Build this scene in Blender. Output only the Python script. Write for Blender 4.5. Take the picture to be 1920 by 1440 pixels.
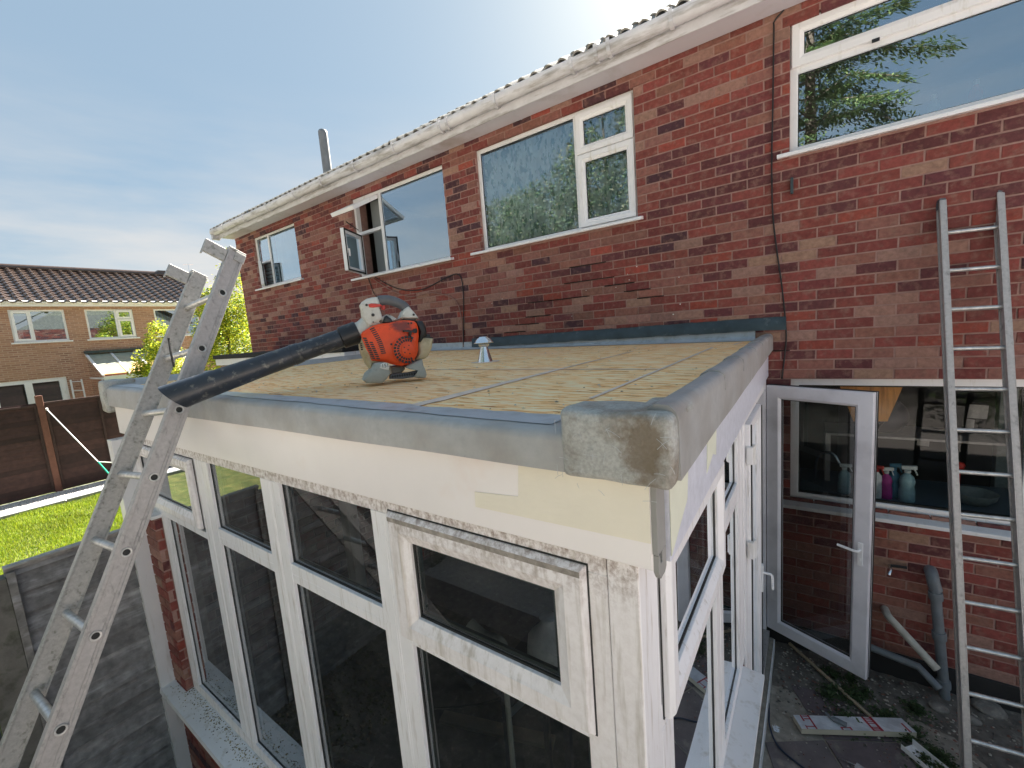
import bpy, bmesh, math, random
from mathutils import Vector, Matrix, noise
random.seed(7)
S = bpy.context.scene
for o in list(bpy.data.objects): bpy.data.objects.remove(o)
COL = S.collection

# ------------------------------------------------------------------ camera
H = 2.86                                   # height of the lens above the patio
CAM = Vector((0, -3.98, H)); FP = 800.42
R = Matrix(((0.8180081, -0.0095160, 0.5751280), (0.5699082, 0.1488084, -0.8081217), (-0.0778938, 0.9888203, 0.1271497)))
cd = bpy.data.cameras.new('camera'); cam = bpy.data.objects.new('camera', cd); COL.objects.link(cam)
cd.sensor_width = 36; cd.lens = FP / 1920 * 36; cd.clip_end = 600; cd.clip_start = 0.05
cam.matrix_world = Matrix.Translation(CAM) @ R.to_4x4()
S.camera = cam
# ------------------------------------------------------------------ light
SUN_EL, SUN_AZ = math.radians(38.5), math.radians(-12)       # azimuth from +Y towards +X
W = bpy.data.worlds.new('World'); S.world = W; W.use_nodes = True
wn = W.node_tree.nodes; wl = W.node_tree.links; wn.clear()
def N(t, **k):
    n = wn.new(t)
    for a, b in k.items(): setattr(n, a, b)
    return n
sky = N('ShaderNodeTexSky', sky_type='NISHITA', sun_disc=False, sun_elevation=SUN_EL, sun_rotation=SUN_AZ,
        air_density=1.0, dust_density=1.5, ozone_density=1.3, altitude=50)
geo = N('ShaderNodeTexCoord'); sep = N('ShaderNodeSeparateXYZ'); wl.new(geo.outputs['Generated'], sep.inputs[0])
mp = N('ShaderNodeMapping'); mp.inputs['Scale'].default_value = (1.0, 1.0, 5.0); wl.new(geo.outputs['Generated'], mp.inputs[0])
nz = N('ShaderNodeTexNoise'); nz.inputs['Scale'].default_value = 2.2; nz.inputs['Detail'].default_value = 6; nz.inputs['Roughness'].default_value = .55
wl.new(mp.outputs[0], nz.inputs['Vector'])
cr = N('ShaderNodeMapRange'); cr.inputs[1].default_value = .32; cr.inputs[2].default_value = .62; wl.new(nz.outputs[0], cr.inputs[0])
er = N('ShaderNodeMapRange'); er.inputs[1].default_value = .46; er.inputs[2].default_value = .08; er.inputs[3].default_value = .0; er.inputs[4].default_value = 1; wl.new(sep.outputs[2], er.inputs[0])
mu = N('ShaderNodeMath', operation='MULTIPLY'); wl.new(cr.outputs[0], mu.inputs[0]); wl.new(er.outputs[0], mu.inputs[1])
m2 = N('ShaderNodeMath', operation='MULTIPLY'); wl.new(mu.outputs[0], m2.inputs[0]); m2.inputs[1].default_value = 1.0
mx = N('ShaderNodeMix', data_type='RGBA'); wl.new(m2.outputs[0], mx.inputs[0]); tint = N('ShaderNodeVectorMath', operation='MULTIPLY'); tint.inputs[1].default_value = (.98, 1.0, .86); wl.new(sky.outputs[0], tint.inputs[0]); hz = N('ShaderNodeMix', data_type='RGBA'); hz.inputs[0].default_value = .88; hz.inputs[7].default_value = (1.02, 1.40, 1.82, 1); wl.new(tint.outputs[0], hz.inputs[6]); wl.new(hz.outputs[2], mx.inputs[6]); mx.inputs[7].default_value = (2.65, 2.52, 2.38, 1)
bg = N('ShaderNodeBackground'); bg.inputs[1].default_value = 0.05; wl.new(mx.outputs[2], bg.inputs[0])
wo = N('ShaderNodeOutputWorld'); wl.new(bg.outputs[0], wo.inputs[0])
sd = bpy.data.lights.new('sun', 'SUN'); sd.energy = 5.0; sd.angle = math.radians(.53); sd.color = (1, .94, .84)
sun = bpy.data.objects.new('sun', sd); COL.objects.link(sun)
sdir = Vector((math.sin(SUN_AZ) * math.cos(SUN_EL), math.cos(SUN_AZ) * math.cos(SUN_EL), math.sin(SUN_EL)))
sun.rotation_euler = sdir.to_track_quat('Z', 'Y').to_euler(); sun.location = (0, 0, 30)
vs = S.view_settings; vs.view_transform = 'Standard'; vs.look = 'None'; vs.exposure = 2.75; vs.gamma = 1; vs.use_curve_mapping = False

# ------------------------------------------------------------------ photo measurements -> places on real planes
def ray(x, y): return R @ Vector(((x - 960) / FP, -(y - 720) / FP, -1))
def aty(x, y, Y): r = ray(x, y); return CAM + r * ((Y - CAM.y) / r.y)
def atx(x, y, X): r = ray(x, y); return CAM + r * ((X - CAM.x) / r.x)
def atz(x, y, Z): r = ray(x, y); return CAM + r * ((Z - CAM.z) / r.z)
def atd(x, y, d): return CAM + ray(x, y) * d
def proj(p):
    v = R.transposed() @ (Vector(p) - CAM)
    if v.z > -.05: return (-1e4, -1e4, 0)
    return (960 + FP * v.x / -v.z, 720 - FP * v.y / -v.z, -v.z)

# ------------------------------------------------------------------ materials
def mat(name, col, rough=.6, metal=0, var=.0, vscale=6, col2=None, c2t=(.5, .7), c2scale=4, c2stretch=(1, 1, 1), bump=.0, bscale=60,
        bstretch=(1, 1, 1), spec=.5, attr=False, trans=0, dirt=None, detail=5, spot=None):
    m = bpy.data.materials.new(name); m.use_nodes = True; nt = m.node_tree; n = nt.nodes; l = nt.links
    p = n['Principled BSDF']; p.inputs['Roughness'].default_value = rough; p.inputs['Metallic'].default_value = metal
    p.inputs['Specular IOR Level'].default_value = spec
    pos = n.new('ShaderNodeNewGeometry').outputs['Position']
    def nzt(scale, stretch, det=detail, rg=.6):
        mpn = n.new('ShaderNodeMapping'); mpn.inputs['Scale'].default_value = stretch; l.new(pos, mpn.inputs[0])
        t = n.new('ShaderNodeTexNoise'); t.inputs['Scale'].default_value = scale; t.inputs['Detail'].default_value = det; t.inputs['Roughness'].default_value = rg
        l.new(mpn.outputs[0], t.inputs['Vector']); return t.outputs[0]
    if attr:
        a = n.new('ShaderNodeAttribute'); a.attribute_name = 'Col'; cur = a.outputs['Color']
    else:
        rgb = n.new('ShaderNodeRGB'); rgb.outputs[0].default_value = (*col, 1); cur = rgb.outputs[0]
    if col2 is not None:
        mr = n.new('ShaderNodeMapRange'); mr.inputs[1].default_value, mr.inputs[2].default_value = c2t; l.new(nzt(c2scale, c2stretch), mr.inputs[0])
        x = n.new('ShaderNodeMix'); x.data_type = 'RGBA'; l.new(mr.outputs[0], x.inputs[0]); l.new(cur, x.inputs[6]); x.inputs[7].default_value = (*col2, 1); cur = x.outputs[2]
    if var:
        mr = n.new('ShaderNodeMapRange'); mr.inputs[1].default_value = .25; mr.inputs[2].default_value = .75; mr.inputs[3].default_value = 1 - var; mr.inputs[4].default_value = 1 + var
        l.new(nzt(vscale, (1, 1, 1)), mr.inputs[0])
        x = n.new('ShaderNodeVectorMath'); x.operation = 'SCALE'; l.new(cur, x.inputs[0]); l.new(mr.outputs[0], x.inputs['Scale']); cur = x.outputs[0]
    if dirt:   # (colour, z_top, z_range, noise scale, stretch, strength, threshold)
        dc, zt, zr, ds, dst, dk, th = dirt
        sp = n.new('ShaderNodeSeparateXYZ'); l.new(pos, sp.inputs[0])
        g = n.new('ShaderNodeMapRange'); g.inputs[1].default_value = zt - zr; g.inputs[2].default_value = zt; g.inputs[3].default_value = .12; g.inputs[4].default_value = 1; l.new(sp.outputs[2], g.inputs[0])
        q = n.new('ShaderNodeMapRange'); q.inputs[1].default_value = th; q.inputs[2].default_value = th + .2; l.new(nzt(ds, dst, 8, .72), q.inputs[0])
        mm = n.new('ShaderNodeMath'); mm.operation = 'MULTIPLY'; l.new(g.outputs[0], mm.inputs[0]); l.new(q.outputs[0], mm.inputs[1])
        m3 = n.new('ShaderNodeMath'); m3.operation = 'MULTIPLY'; l.new(mm.outputs[0], m3.inputs[0]); m3.inputs[1].default_value = dk
        x = n.new('ShaderNodeMix'); x.data_type = 'RGBA'; l.new(m3.outputs[0], x.inputs[0]); l.new(cur, x.inputs[6]); x.inputs[7].default_value = (*dc, 1); cur = x.outputs[2]
    if spot:   # (centre, radii, colour): one stain with a ragged edge
        cen, rad, sc = spot; a1 = n.new('ShaderNodeVectorMath'); a1.operation = 'SUBTRACT'; l.new(pos, a1.inputs[0]); a1.inputs[1].default_value = cen
        a2_ = n.new('ShaderNodeVectorMath'); a2_.operation = 'DIVIDE'; l.new(a1.outputs[0], a2_.inputs[0]); a2_.inputs[1].default_value = rad
        a3 = n.new('ShaderNodeVectorMath'); a3.operation = 'LENGTH'; l.new(a2_.outputs[0], a3.inputs[0]); a4 = n.new('ShaderNodeMath'); a4.operation = 'MULTIPLY_ADD'; l.new(nzt(30, (1, 1, 1), 8, .7), a4.inputs[0]); a4.inputs[1].default_value = 2.2; l.new(a3.outputs['Value'], a4.inputs[2])
        a5 = n.new('ShaderNodeMapRange'); a5.inputs[1].default_value = 2.3; a5.inputs[2].default_value = 1.7; a5.inputs[4].default_value = .8; l.new(a4.outputs[0], a5.inputs[0])
        x = n.new('ShaderNodeMix'); x.data_type = 'RGBA'; l.new(a5.outputs[0], x.inputs[0]); l.new(cur, x.inputs[6]); x.inputs[7].default_value = (*sc, 1); cur = x.outputs[2]
    l.new(cur, p.inputs['Base Color'])
    if bump:
        b = n.new('ShaderNodeBump'); b.inputs['Strength'].default_value = bump; b.inputs['Distance'].default_value = .004
        l.new(nzt(bscale, bstretch, 6, .65), b.inputs['Height']); l.new(b.outputs[0], p.inputs['Normal'])
    if trans:
        out = n['Material Output']; t = n.new('ShaderNodeBsdfTranslucent'); l.new(cur, t.inputs[0]); ms = n.new('ShaderNodeMixShader'); ms.inputs[0].default_value = trans
        l.new(p.outputs[0], ms.inputs[1]); l.new(t.outputs[0], ms.inputs[2]); l.new(ms.outputs[0], out.inputs[0])
    return m
def glass(name, tint=(.8, .84, .82), ior=1.5, mult=1.6, rough=0.0, dust=.03, gcol=(.93, .97, 1)):
    m = bpy.data.materials.new(name); m.use_nodes = True; nt = m.node_tree; n = nt.nodes; l = nt.links; n.clear()
    o = n.new('ShaderNodeOutputMaterial'); tr = n.new('ShaderNodeBsdfTransparent'); tr.inputs[0].default_value = (*tint, 1)
    gl = n.new('ShaderNodeBsdfGlossy'); gl.inputs['Roughness'].default_value = rough; gl.inputs[0].default_value = (*gcol, 1)
    fr = n.new('ShaderNodeFresnel'); fr.inputs[0].default_value = ior
    mm = n.new('ShaderNodeMath'); mm.operation = 'MULTIPLY'; mm.inputs[1].default_value = mult; mm.use_clamp = True; l.new(fr.outputs[0], mm.inputs[0])
    mx = n.new('ShaderNodeMixShader'); l.new(mm.outputs[0], mx.inputs[0]); l.new(tr.outputs[0], mx.inputs[1]); l.new(gl.outputs[0], mx.inputs[2])
    df = n.new('ShaderNodeBsdfDiffuse'); df.inputs[0].default_value = (.35, .34, .31, 1)
    t = n.new('ShaderNodeTexNoise'); t.inputs['Scale'].default_value = 5; t.inputs['Detail'].default_value = 9; t.inputs['Roughness'].default_value = .8
    g = n.new('ShaderNodeNewGeometry'); l.new(g.outputs['Position'], t.inputs['Vector'])
    mr = n.new('ShaderNodeMapRange'); mr.inputs[1].default_value = .45; mr.inputs[2].default_value = .8; mr.inputs[3].default_value = dust * .4; mr.inputs[4].default_value = dust * 3; l.new(t.outputs[0], mr.inputs[0])
    b = n.new('ShaderNodeBump'); b.inputs['Strength'].default_value = .12; b.inputs['Distance'].default_value = .002
    t2 = n.new('ShaderNodeTexNoise'); t2.inputs['Scale'].default_value = 2.5; t2.inputs['Detail'].default_value = 1; l.new(g.outputs['Position'], t2.inputs['Vector']); l.new(t2.outputs[0], b.inputs['Height']); l.new(b.outputs[0], gl.inputs['Normal'])
    m2 = n.new('ShaderNodeMixShader'); l.new(mr.outputs[0], m2.inputs[0]); l.new(mx.outputs[0], m2.inputs[1]); l.new(df.outputs[0], m2.inputs[2])
    l.new(m2.outputs[0], o.inputs[0]); return m

M = {}
M['brick'] = mat('brick', (.3, .1, .08), .9, attr=True, var=.30, vscale=30, col2=(.27, .15, .115), c2t=(.50, .80), c2scale=17, bump=.9, bscale=140)
M['mortar'] = mat('mortar', (.34, .205, .175), .95, var=.25, vscale=16, bump=.5, bscale=160)
M['mortar_dark'] = mat('dark_gap', (.015, .012, .011), .95)
M['plinth'] = mat('bitumen_plinth', (.018, .017, .018), .8, var=.3, bump=.4)
M['upvc'] = mat('white_upvc', (.76, .76, .77), .35, var=.05, vscale=3, col2=(.5, .47, .42), c2t=(.55, .8), c2scale=3, c2stretch=(6, 6, 1), bump=.03)
M['upvc_clean'] = mat('white_window_plastic', (.86, .86, .88), .3, var=.03, col2=(.62, .60, .54), c2t=(.58, .8), c2scale=4, c2stretch=(5, 5, 1))
M['upvc_dirty'] = mat('dirty_white_upvc', (.86, .83, .84), .42, var=.06, vscale=4, col2=(.50, .46, .41), c2t=(.5, .75), c2scale=5, c2stretch=(8, 8, .7),
                      dirt=((.20, .12, .085), H - .52, .15, 48, (1, 1, .8), .95, .43), bump=.05, bscale=90)
M['upvc_frame'] = mat('weathered_upvc', (.86, .855, .88), .4, var=.05, vscale=4, col2=(.52, .48, .44), c2t=(.55, .78), c2scale=6, c2stretch=(10, 10, .8), bump=.05, bscale=90,
                      dirt=((.28, .2, .14), H - .6, 1.6, 60, (1, 1, .4), .6, .60))
M['upvc_grey'] = mat('grey_cut_plastic', (.30, .30, .29), .6, var=.1)
M['door'] = mat('lilac_white_upvc', (.74, .73, .79), .35, var=.05, col2=(.45, .44, .48), c2t=(.5, .8), c2scale=3)
M['fascia'] = mat('fascia_board', (.88, .84, .83), .35, var=.05, vscale=2, col2=(.82, .66, .58), c2t=(.58, .85), c2scale=2.2)
M['film'] = mat('protective_film', (.72, .74, .84), .3, var=.12, vscale=30, bump=.6, bscale=45)
M['paper'] = mat('masking_paper', (.84, .79, .67), .7, var=.05, vscale=5, bump=.9, bscale=14, bstretch=(1, 1, 2.5))
M['paper2'] = mat('pale_masking_paper', (.70, .72, .60), .7, var=.06, vscale=8, bump=.6, bscale=20)
M['seal'] = mat('black_rubber_seal', (.012, .014, .014), .5)
M['spacer'] = mat('glazing_spacer', (.10, .13, .13), .35, .3)
M['grp'] = mat('grey_fibreglass', (.38, .385, .385), .42, var=.14, vscale=40, col2=(.28, .26, .24), c2t=(.45, .75), c2scale=5, bump=.35, bscale=26)
M['grp_top'] = mat('skylit_fibreglass', (.46, .50, .54), .35, var=.12, vscale=9, col2=(.33, .35, .36), c2t=(.5, .72), c2scale=14, bump=.5, bscale=35)  # skylight's pale blue is put into this copy of the fibreglass colour
M['grp_raw'] = mat('strand_fibreglass', (.40, .41, .395), .5, var=.28, vscale=130, col2=(.24, .215, .18), c2t=(.48, .66), c2scale=9, bump=1.0, bscale=90, detail=10, spot=((-.268, -3.18, H - .255), (.048, .3, .075), (.15, .11, .065)))
M['lead'] = mat('lead_flashing', (.045, .065, .075), .45, .2, var=.35, vscale=9, col2=(.16, .18, .18), c2t=(.6, .8), c2scale=16, bump=.35, bscale=18)
M['tape'] = mat('joint_tape', (.74, .60, .50), .85, var=.15, vscale=20, bump=.2)
M['alu'] = mat('weathered_aluminium', (.47, .45, .44), .5, .45, var=.14, vscale=60, col2=(.27, .26, .25), c2t=(.56, .72), c2scale=34, c2stretch=(1, 1, .5), bump=.25, bscale=160)
M['alu2'] = mat('paint_splashed_aluminium', (.46, .45, .43), .5, .4, var=.18, vscale=70, col2=(.25, .25, .22), c2t=(.55, .70), c2scale=40, bump=.25, bscale=160)
M['alu_rung'] = mat('worn_rung_aluminium', (.58, .58, .57), .38, .7, var=.3, vscale=30, bump=.15)
M['zinc'] = mat('bright_sheet_metal', (.72, .76, .80), .2, .95, var=.1, vscale=12)
M['tile'] = mat('concrete_roof_tile', (.25, .24, .22), .85, var=.3, vscale=14, col2=(.30, .29, .25), c2t=(.5, .75), c2scale=9, bump=.5, bscale=80)
M['gutter'] = mat('grimy_white_gutter', (.70, .70, .74), .45, var=.12, vscale=8, col2=(.30, .28, .26), c2t=(.48, .72), c2scale=9, c2stretch=(.35, 2, 2), bump=.1)
M['soffit'] = mat('soffit_board', (.66, .64, .70), .5, var=.05, vscale=3, col2=(.40, .36, .34), c2t=(.55, .8), c2scale=2)
M['black'] = mat('black_plastic', (.014, .015, .018), .38, var=.25, vscale=25, col2=(.10, .10, .09), c2t=(.62, .8), c2scale=30, bump=.15, bscale=50)
M['tube'] = mat('scuffed_black_tube', (.028, .035, .048), .36, var=.3, vscale=18, col2=(.20, .20, .18), c2t=(.57, .72), c2scale=30, bump=.2, bscale=40)
M['orange'] = mat('orange_red_plastic', (.85, .085, .016), .38, var=.1, vscale=14, col2=(.18, .05, .045), c2t=(.60, .76), c2scale=13, bump=.06)
M['grey_pl'] = mat('scuffed_light_grey_plastic', (.55, .56, .53), .5, var=.15, vscale=25, col2=(.26, .26, .24), c2t=(.56, .76), c2scale=24, bump=.15)
M['foot'] = mat('grey_green_plastic_foot', (.40, .42, .39), .55, var=.15, vscale=30, col2=(.22, .22, .2), c2t=(.55, .76), c2scale=30, bump=.15)
M['darkgrey'] = mat('dark_grey_grip', (.10, .11, .125), .55, var=.15, vscale=25)
M['cream'] = mat('stained_cream_tank', (.58, .50, .33), .45, var=.15, vscale=14, col2=(.28, .20, .10), c2t=(.5, .75), c2scale=10)
M['white_label'] = mat('white_label', (.78, .78, .75), .5)
M['wood_dark'] = mat('dark_brown_fence_board', (.040, .018, .015), .75, attr=True, var=.35, vscale=9, bump=.5, bscale=60, bstretch=(1, .12, 1))
M['wood_post'] = mat('brown_fence_post', (.14, .06, .04), .75, var=.25, vscale=8, bump=.3)
M['wood_grey'] = mat('weathered_fence_board', (.20, .195, .195), .8, attr=True, var=.45, vscale=16, col2=(.42, .42, .43), c2t=(.52, .74), c2scale=14, c2stretch=(1, .14, 1), bump=.9, bscale=45, bstretch=(1, .12, 1))
M['old_post'] = mat('mossy_concrete_post', (.16, .15, .135), .9, var=.3, vscale=9, col2=(.08, .085, .06), c2t=(.5, .7), c2scale=12, bump=.6)
M['grime'] = mat('grey_grime', (.30, .27, .24), .8, var=.4, vscale=30, col2=(.42, .38, .34), c2t=(.5, .65), c2scale=22, bump=.5)
M['poly'] = mat('pale_roof_sheet', (.36, .38, .32), .25, var=.15)
M['tanblind'] = mat('tan_blind', (.62, .42, .18), .5, var=.1)
M['fluegrey'] = mat('dull_flue_metal', (.20, .21, .22), .5, .3, var=.2, vscale=8)
M['timber'] = mat('pale_timber', (.36, .29, .2), .8, var=.2, vscale=20, bump=.3)
M['leaf'] = mat('yellow_green_leaf', (.30, .33, .035), .6, var=.45, vscale=3, attr=True, trans=.45)
M['needle'] = mat('conifer_needle', (.07, .10, .035), .7, attr=True, trans=.3)
M['weed'] = mat('weed_leaf', (.04, .07, .025), .6, attr=True, trans=.2)
M['bark'] = mat('bark', (.10, .07, .05), .9, var=.3, vscale=9, bump=.8)
M['lawn'] = mat('lawn_soil', (.06, .08, .015), .9, var=.3, vscale=2.2, col2=(.12, .12, .03), c2t=(.45, .65), c2scale=5, bump=.6, bscale=50)
M['terrace'] = mat('pale_bounce_ground', (.57, .50, .475), .9, var=.15, vscale=2, bump=.3)  # light tone picked to bounce sunlight off the added ground
M['grass'] = mat('grass_blade', (.2, .3, .03), .6, attr=True, trans=.35)
M['gravel'] = mat('white_gravel', (.62, .60, .58), .9, var=.3, vscale=26, bump=1.0, bscale=26)
M['kerb'] = mat('concrete_edging', (.30, .31, .32), .85, var=.2, vscale=9, bump=.4)
M['slab'] = mat('purple_grey_paving', (.115, .095, .10), .85, attr=True, var=.3, vscale=7, col2=(.27, .235, .20), c2t=(.56, .72), c2scale=5, bump=.5, bscale=50)
M['sand'] = mat('sandy_joint', (.28, .25, .21), .95, var=.35, vscale=25, bump=.6)
M['earth'] = mat('rubble_earth', (.13, .115, .10), .95, var=.45, vscale=14, col2=(.30, .27, .23), c2t=(.58, .75), c2scale=18, bump=1.0, bscale=30)
M['stone'] = mat('dusty_stone', (.17, .155, .14), .95, var=.4, vscale=22, col2=(.27, .25, .22), c2t=(.5, .7), c2scale=25, bump=1.0, bscale=40)
M['foil'] = mat('crinkled_foil', (.60, .63, .68), .35, .25, var=.3, vscale=10, col2=(.75, .78, .82), c2t=(.5, .7), c2scale=9, c2stretch=(1, 4, 1), bump=.6, bscale=30)
M['foam'] = mat('insulation_foam', (.46, .42, .33), .9, var=.1)
M['redprint'] = mat('red_print', (.34, .03, .045), .6)
M['pipe_grey'] = mat('grey_soil_pipe', (.15, .17, .19), .5, var=.2, vscale=12)
M['pipe_pale'] = mat('dusty_pipe', (.40, .39, .35), .6, var=.3, vscale=16)
M['cable'] = mat('black_cable', (.012, .012, .014), .5)
M['cable_red'] = mat('pinkish_cable', (.30, .16, .13), .6)
M['cable_blue'] = mat('dark_blue_cable', (.012, .022, .05), .4)
M['rope'] = mat('white_line', (.7, .7, .68), .6)
M['rope_g'] = mat('green_line', (.02, .35, .22), .6)
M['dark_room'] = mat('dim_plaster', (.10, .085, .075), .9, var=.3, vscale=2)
M['worktop'] = mat('slate_blue_worktop', (.08, .13, .17), .35)
M['ply'] = mat('orange_plywood', (.80, .36, .10), .6, var=.2, vscale=8, col2=(.5, .2, .05), c2t=(.5, .7), c2scale=6, c2stretch=(6, 6, .5))
M['curtain'] = mat('patterned_net_curtain', (.72, .84, .88), .9, var=.2, vscale=9, col2=(.20, .36, .38), c2t=(.50, .56), c2scale=7, c2stretch=(3, 1, 1.3))
M['blind'] = mat('pale_blue_curtain', (.42, .55, .62), .9, var=.1, vscale=5)
M['frosted'] = mat('grey_slatted_blind', (.34, .38, .40), .8)
M['glass'] = glass('window_glass', (.80, .86, .88), 2.0, 4.2, dust=.012, gcol=(.72, .88, 1))
M['glass_3'] = glass('curtained_window_glass', (.92, .95, .96), 2.0, 2.4, dust=.01, gcol=(.75, .9, 1))
M['glass_c'] = glass('conservatory_glass', (.56, .60, .60), 1.5, 1.9, dust=.035)
M['glass_k'] = glass('kitchen_glass', (.90, .92, .92), 1.45, .5, dust=.006)
for k, c in dict(red_pl=(.5, .04, .03), white_pl=(.62, .66, .64), pink_pl=(.42, .03, .25), blue_pl=(.06, .2, .3), aqua_pl=(.30, .48, .52), navy=(.018, .02, .035), paperw=(.42, .38, .36), clearish=(.2, .24, .23), orangep=(.62, .16, .07), bagw=(.45, .47, .5)).items():
    M[k] = mat(k.replace('_pl', '_plastic'), c, .45, var=.2, vscale=30)

# OSB: stretched flakes
def osb():
    m = bpy.data.materials.new('osb_board'); m.use_nodes = True; n = m.node_tree.nodes; l = m.node_tree.links; p = n['Principled BSDF']; p.inputs['Roughness'].default_value = .8; p.inputs['Specular IOR Level'].default_value = .08
    g = n.new('ShaderNodeNewGeometry').outputs['Position']; prev = None
    cols = []
    for i, (rot, sc) in enumerate(((.15, 1), (-.45, 1.25), (.9, .85))):
        mpn = n.new('ShaderNodeMapping'); mpn.inputs['Rotation'].default_value = (0, 0, rot); mpn.inputs['Scale'].default_value = (13 * sc, 70 * sc, 9); mpn.inputs['Location'].default_value = (i * 3.1, i, 0); l.new(g, mpn.inputs[0])
        v = n.new('ShaderNodeTexVoronoi'); v.inputs['Scale'].default_value = 1; l.new(mpn.outputs[0], v.inputs['Vector'])
        sp = n.new('ShaderNodeSeparateColor'); l.new(v.outputs['Color'], sp.inputs[0]); cols.append(sp.outputs[i])
    a = n.new('ShaderNodeMath'); a.operation = 'ADD'; l.new(cols[0], a.inputs[0]); l.new(cols[1], a.inputs[1])
    b = n.new('ShaderNodeMath'); b.operation = 'ADD'; l.new(a.outputs[0], b.inputs[0]); l.new(cols[2], b.inputs[1])
    c = n.new('ShaderNodeMath'); c.operation = 'DIVIDE'; l.new(b.outputs[0], c.inputs[0]); c.inputs[1].default_value = 3
    r = n.new('ShaderNodeValToRGB'); l.new(c.outputs[0], r.inputs[0]); e = r.color_ramp.elements
    e[0].position = .10; e[0].color = (.40, .19, .08, 1); e[1].position = .82; e[1].color = (.98, .82, .54, 1)
    for q, k in ((.26, (.82, .42, .17, 1)), (.38, (.98, .58, .26, 1)), (.56, (.99, .69, .37, 1))): x = r.color_ramp.elements.new(q); x.color = k
    t = n.new('ShaderNodeTexNoise'); t.inputs['Scale'].default_value = 1.6; t.inputs['Detail'].default_value = 7; l.new(g, t.inputs['Vector'])
    mr = n.new('ShaderNodeMapRange'); mr.inputs[1].default_value = .5; mr.inputs[2].default_value = .78; mr.inputs[4].default_value = .6; l.new(t.outputs[0], mr.inputs[0])
    x = n.new('ShaderNodeMix'); x.data_type = 'RGBA'; l.new(mr.outputs[0], x.inputs[0]); l.new(r.outputs[0], x.inputs[6]); x.inputs[7].default_value = (.95, .60, .37, 1)
    l.new(x.outputs[2], p.inputs['Base Color'])
    bm = n.new('ShaderNodeBump'); bm.inputs['Strength'].default_value = .5; bm.inputs['Distance'].default_value = .002; l.new(c.outputs[0], bm.inputs['Height']); l.new(bm.outputs[0], p.inputs['Normal'])
    return m
M['osb'] = osb()
def farbrick():
    m = bpy.data.materials.new('far_brickwork'); m.use_nodes = True; n = m.node_tree.nodes; l = m.node_tree.links; p = n['Principled BSDF']; p.inputs['Roughness'].default_value = .9
    g = n.new('ShaderNodeNewGeometry').outputs['Position']; s = n.new('ShaderNodeSeparateXYZ'); l.new(g, s.inputs[0]); c = n.new('ShaderNodeCombineXYZ'); l.new(s.outputs[1], c.inputs[0]); l.new(s.outputs[2], c.inputs[1])
    b = n.new('ShaderNodeTexBrick'); b.inputs['Scale'].default_value = 1; b.inputs['Brick Width'].default_value = .225; b.inputs['Row Height'].default_value = .075; b.inputs['Mortar Size'].default_value = .012
    b.inputs['Color1'].default_value = (.50, .28, .20, 1); b.inputs['Color2'].default_value = (.22, .10, .08, 1); b.inputs['Mortar'].default_value = (.56, .44, .36, 1); l.new(c.outputs[0], b.inputs['Vector'])
    t = n.new('ShaderNodeTexNoise'); t.inputs['Scale'].default_value = 1.3; t.inputs['Detail'].default_value = 8; l.new(g, t.inputs['Vector'])
    x = n.new('ShaderNodeMix'); x.data_type = 'RGBA'; l.new(t.outputs[0], x.inputs[0]); l.new(b.outputs[0], x.inputs[6]); x.inputs[7].default_value = (.42, .24, .15, 1)
    l.new(x.outputs[2], p.inputs['Base Color']); bb = n.new('ShaderNodeBump'); bb.inputs['Distance'].default_value = .008; bb.inputs['Strength'].default_value = .6; bb.invert = True; l.new(b.outputs[1], bb.inputs['Height']); l.new(bb.outputs[0], p.inputs['Normal'])
    return m
M['farbrick'] = farbrick()

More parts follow.
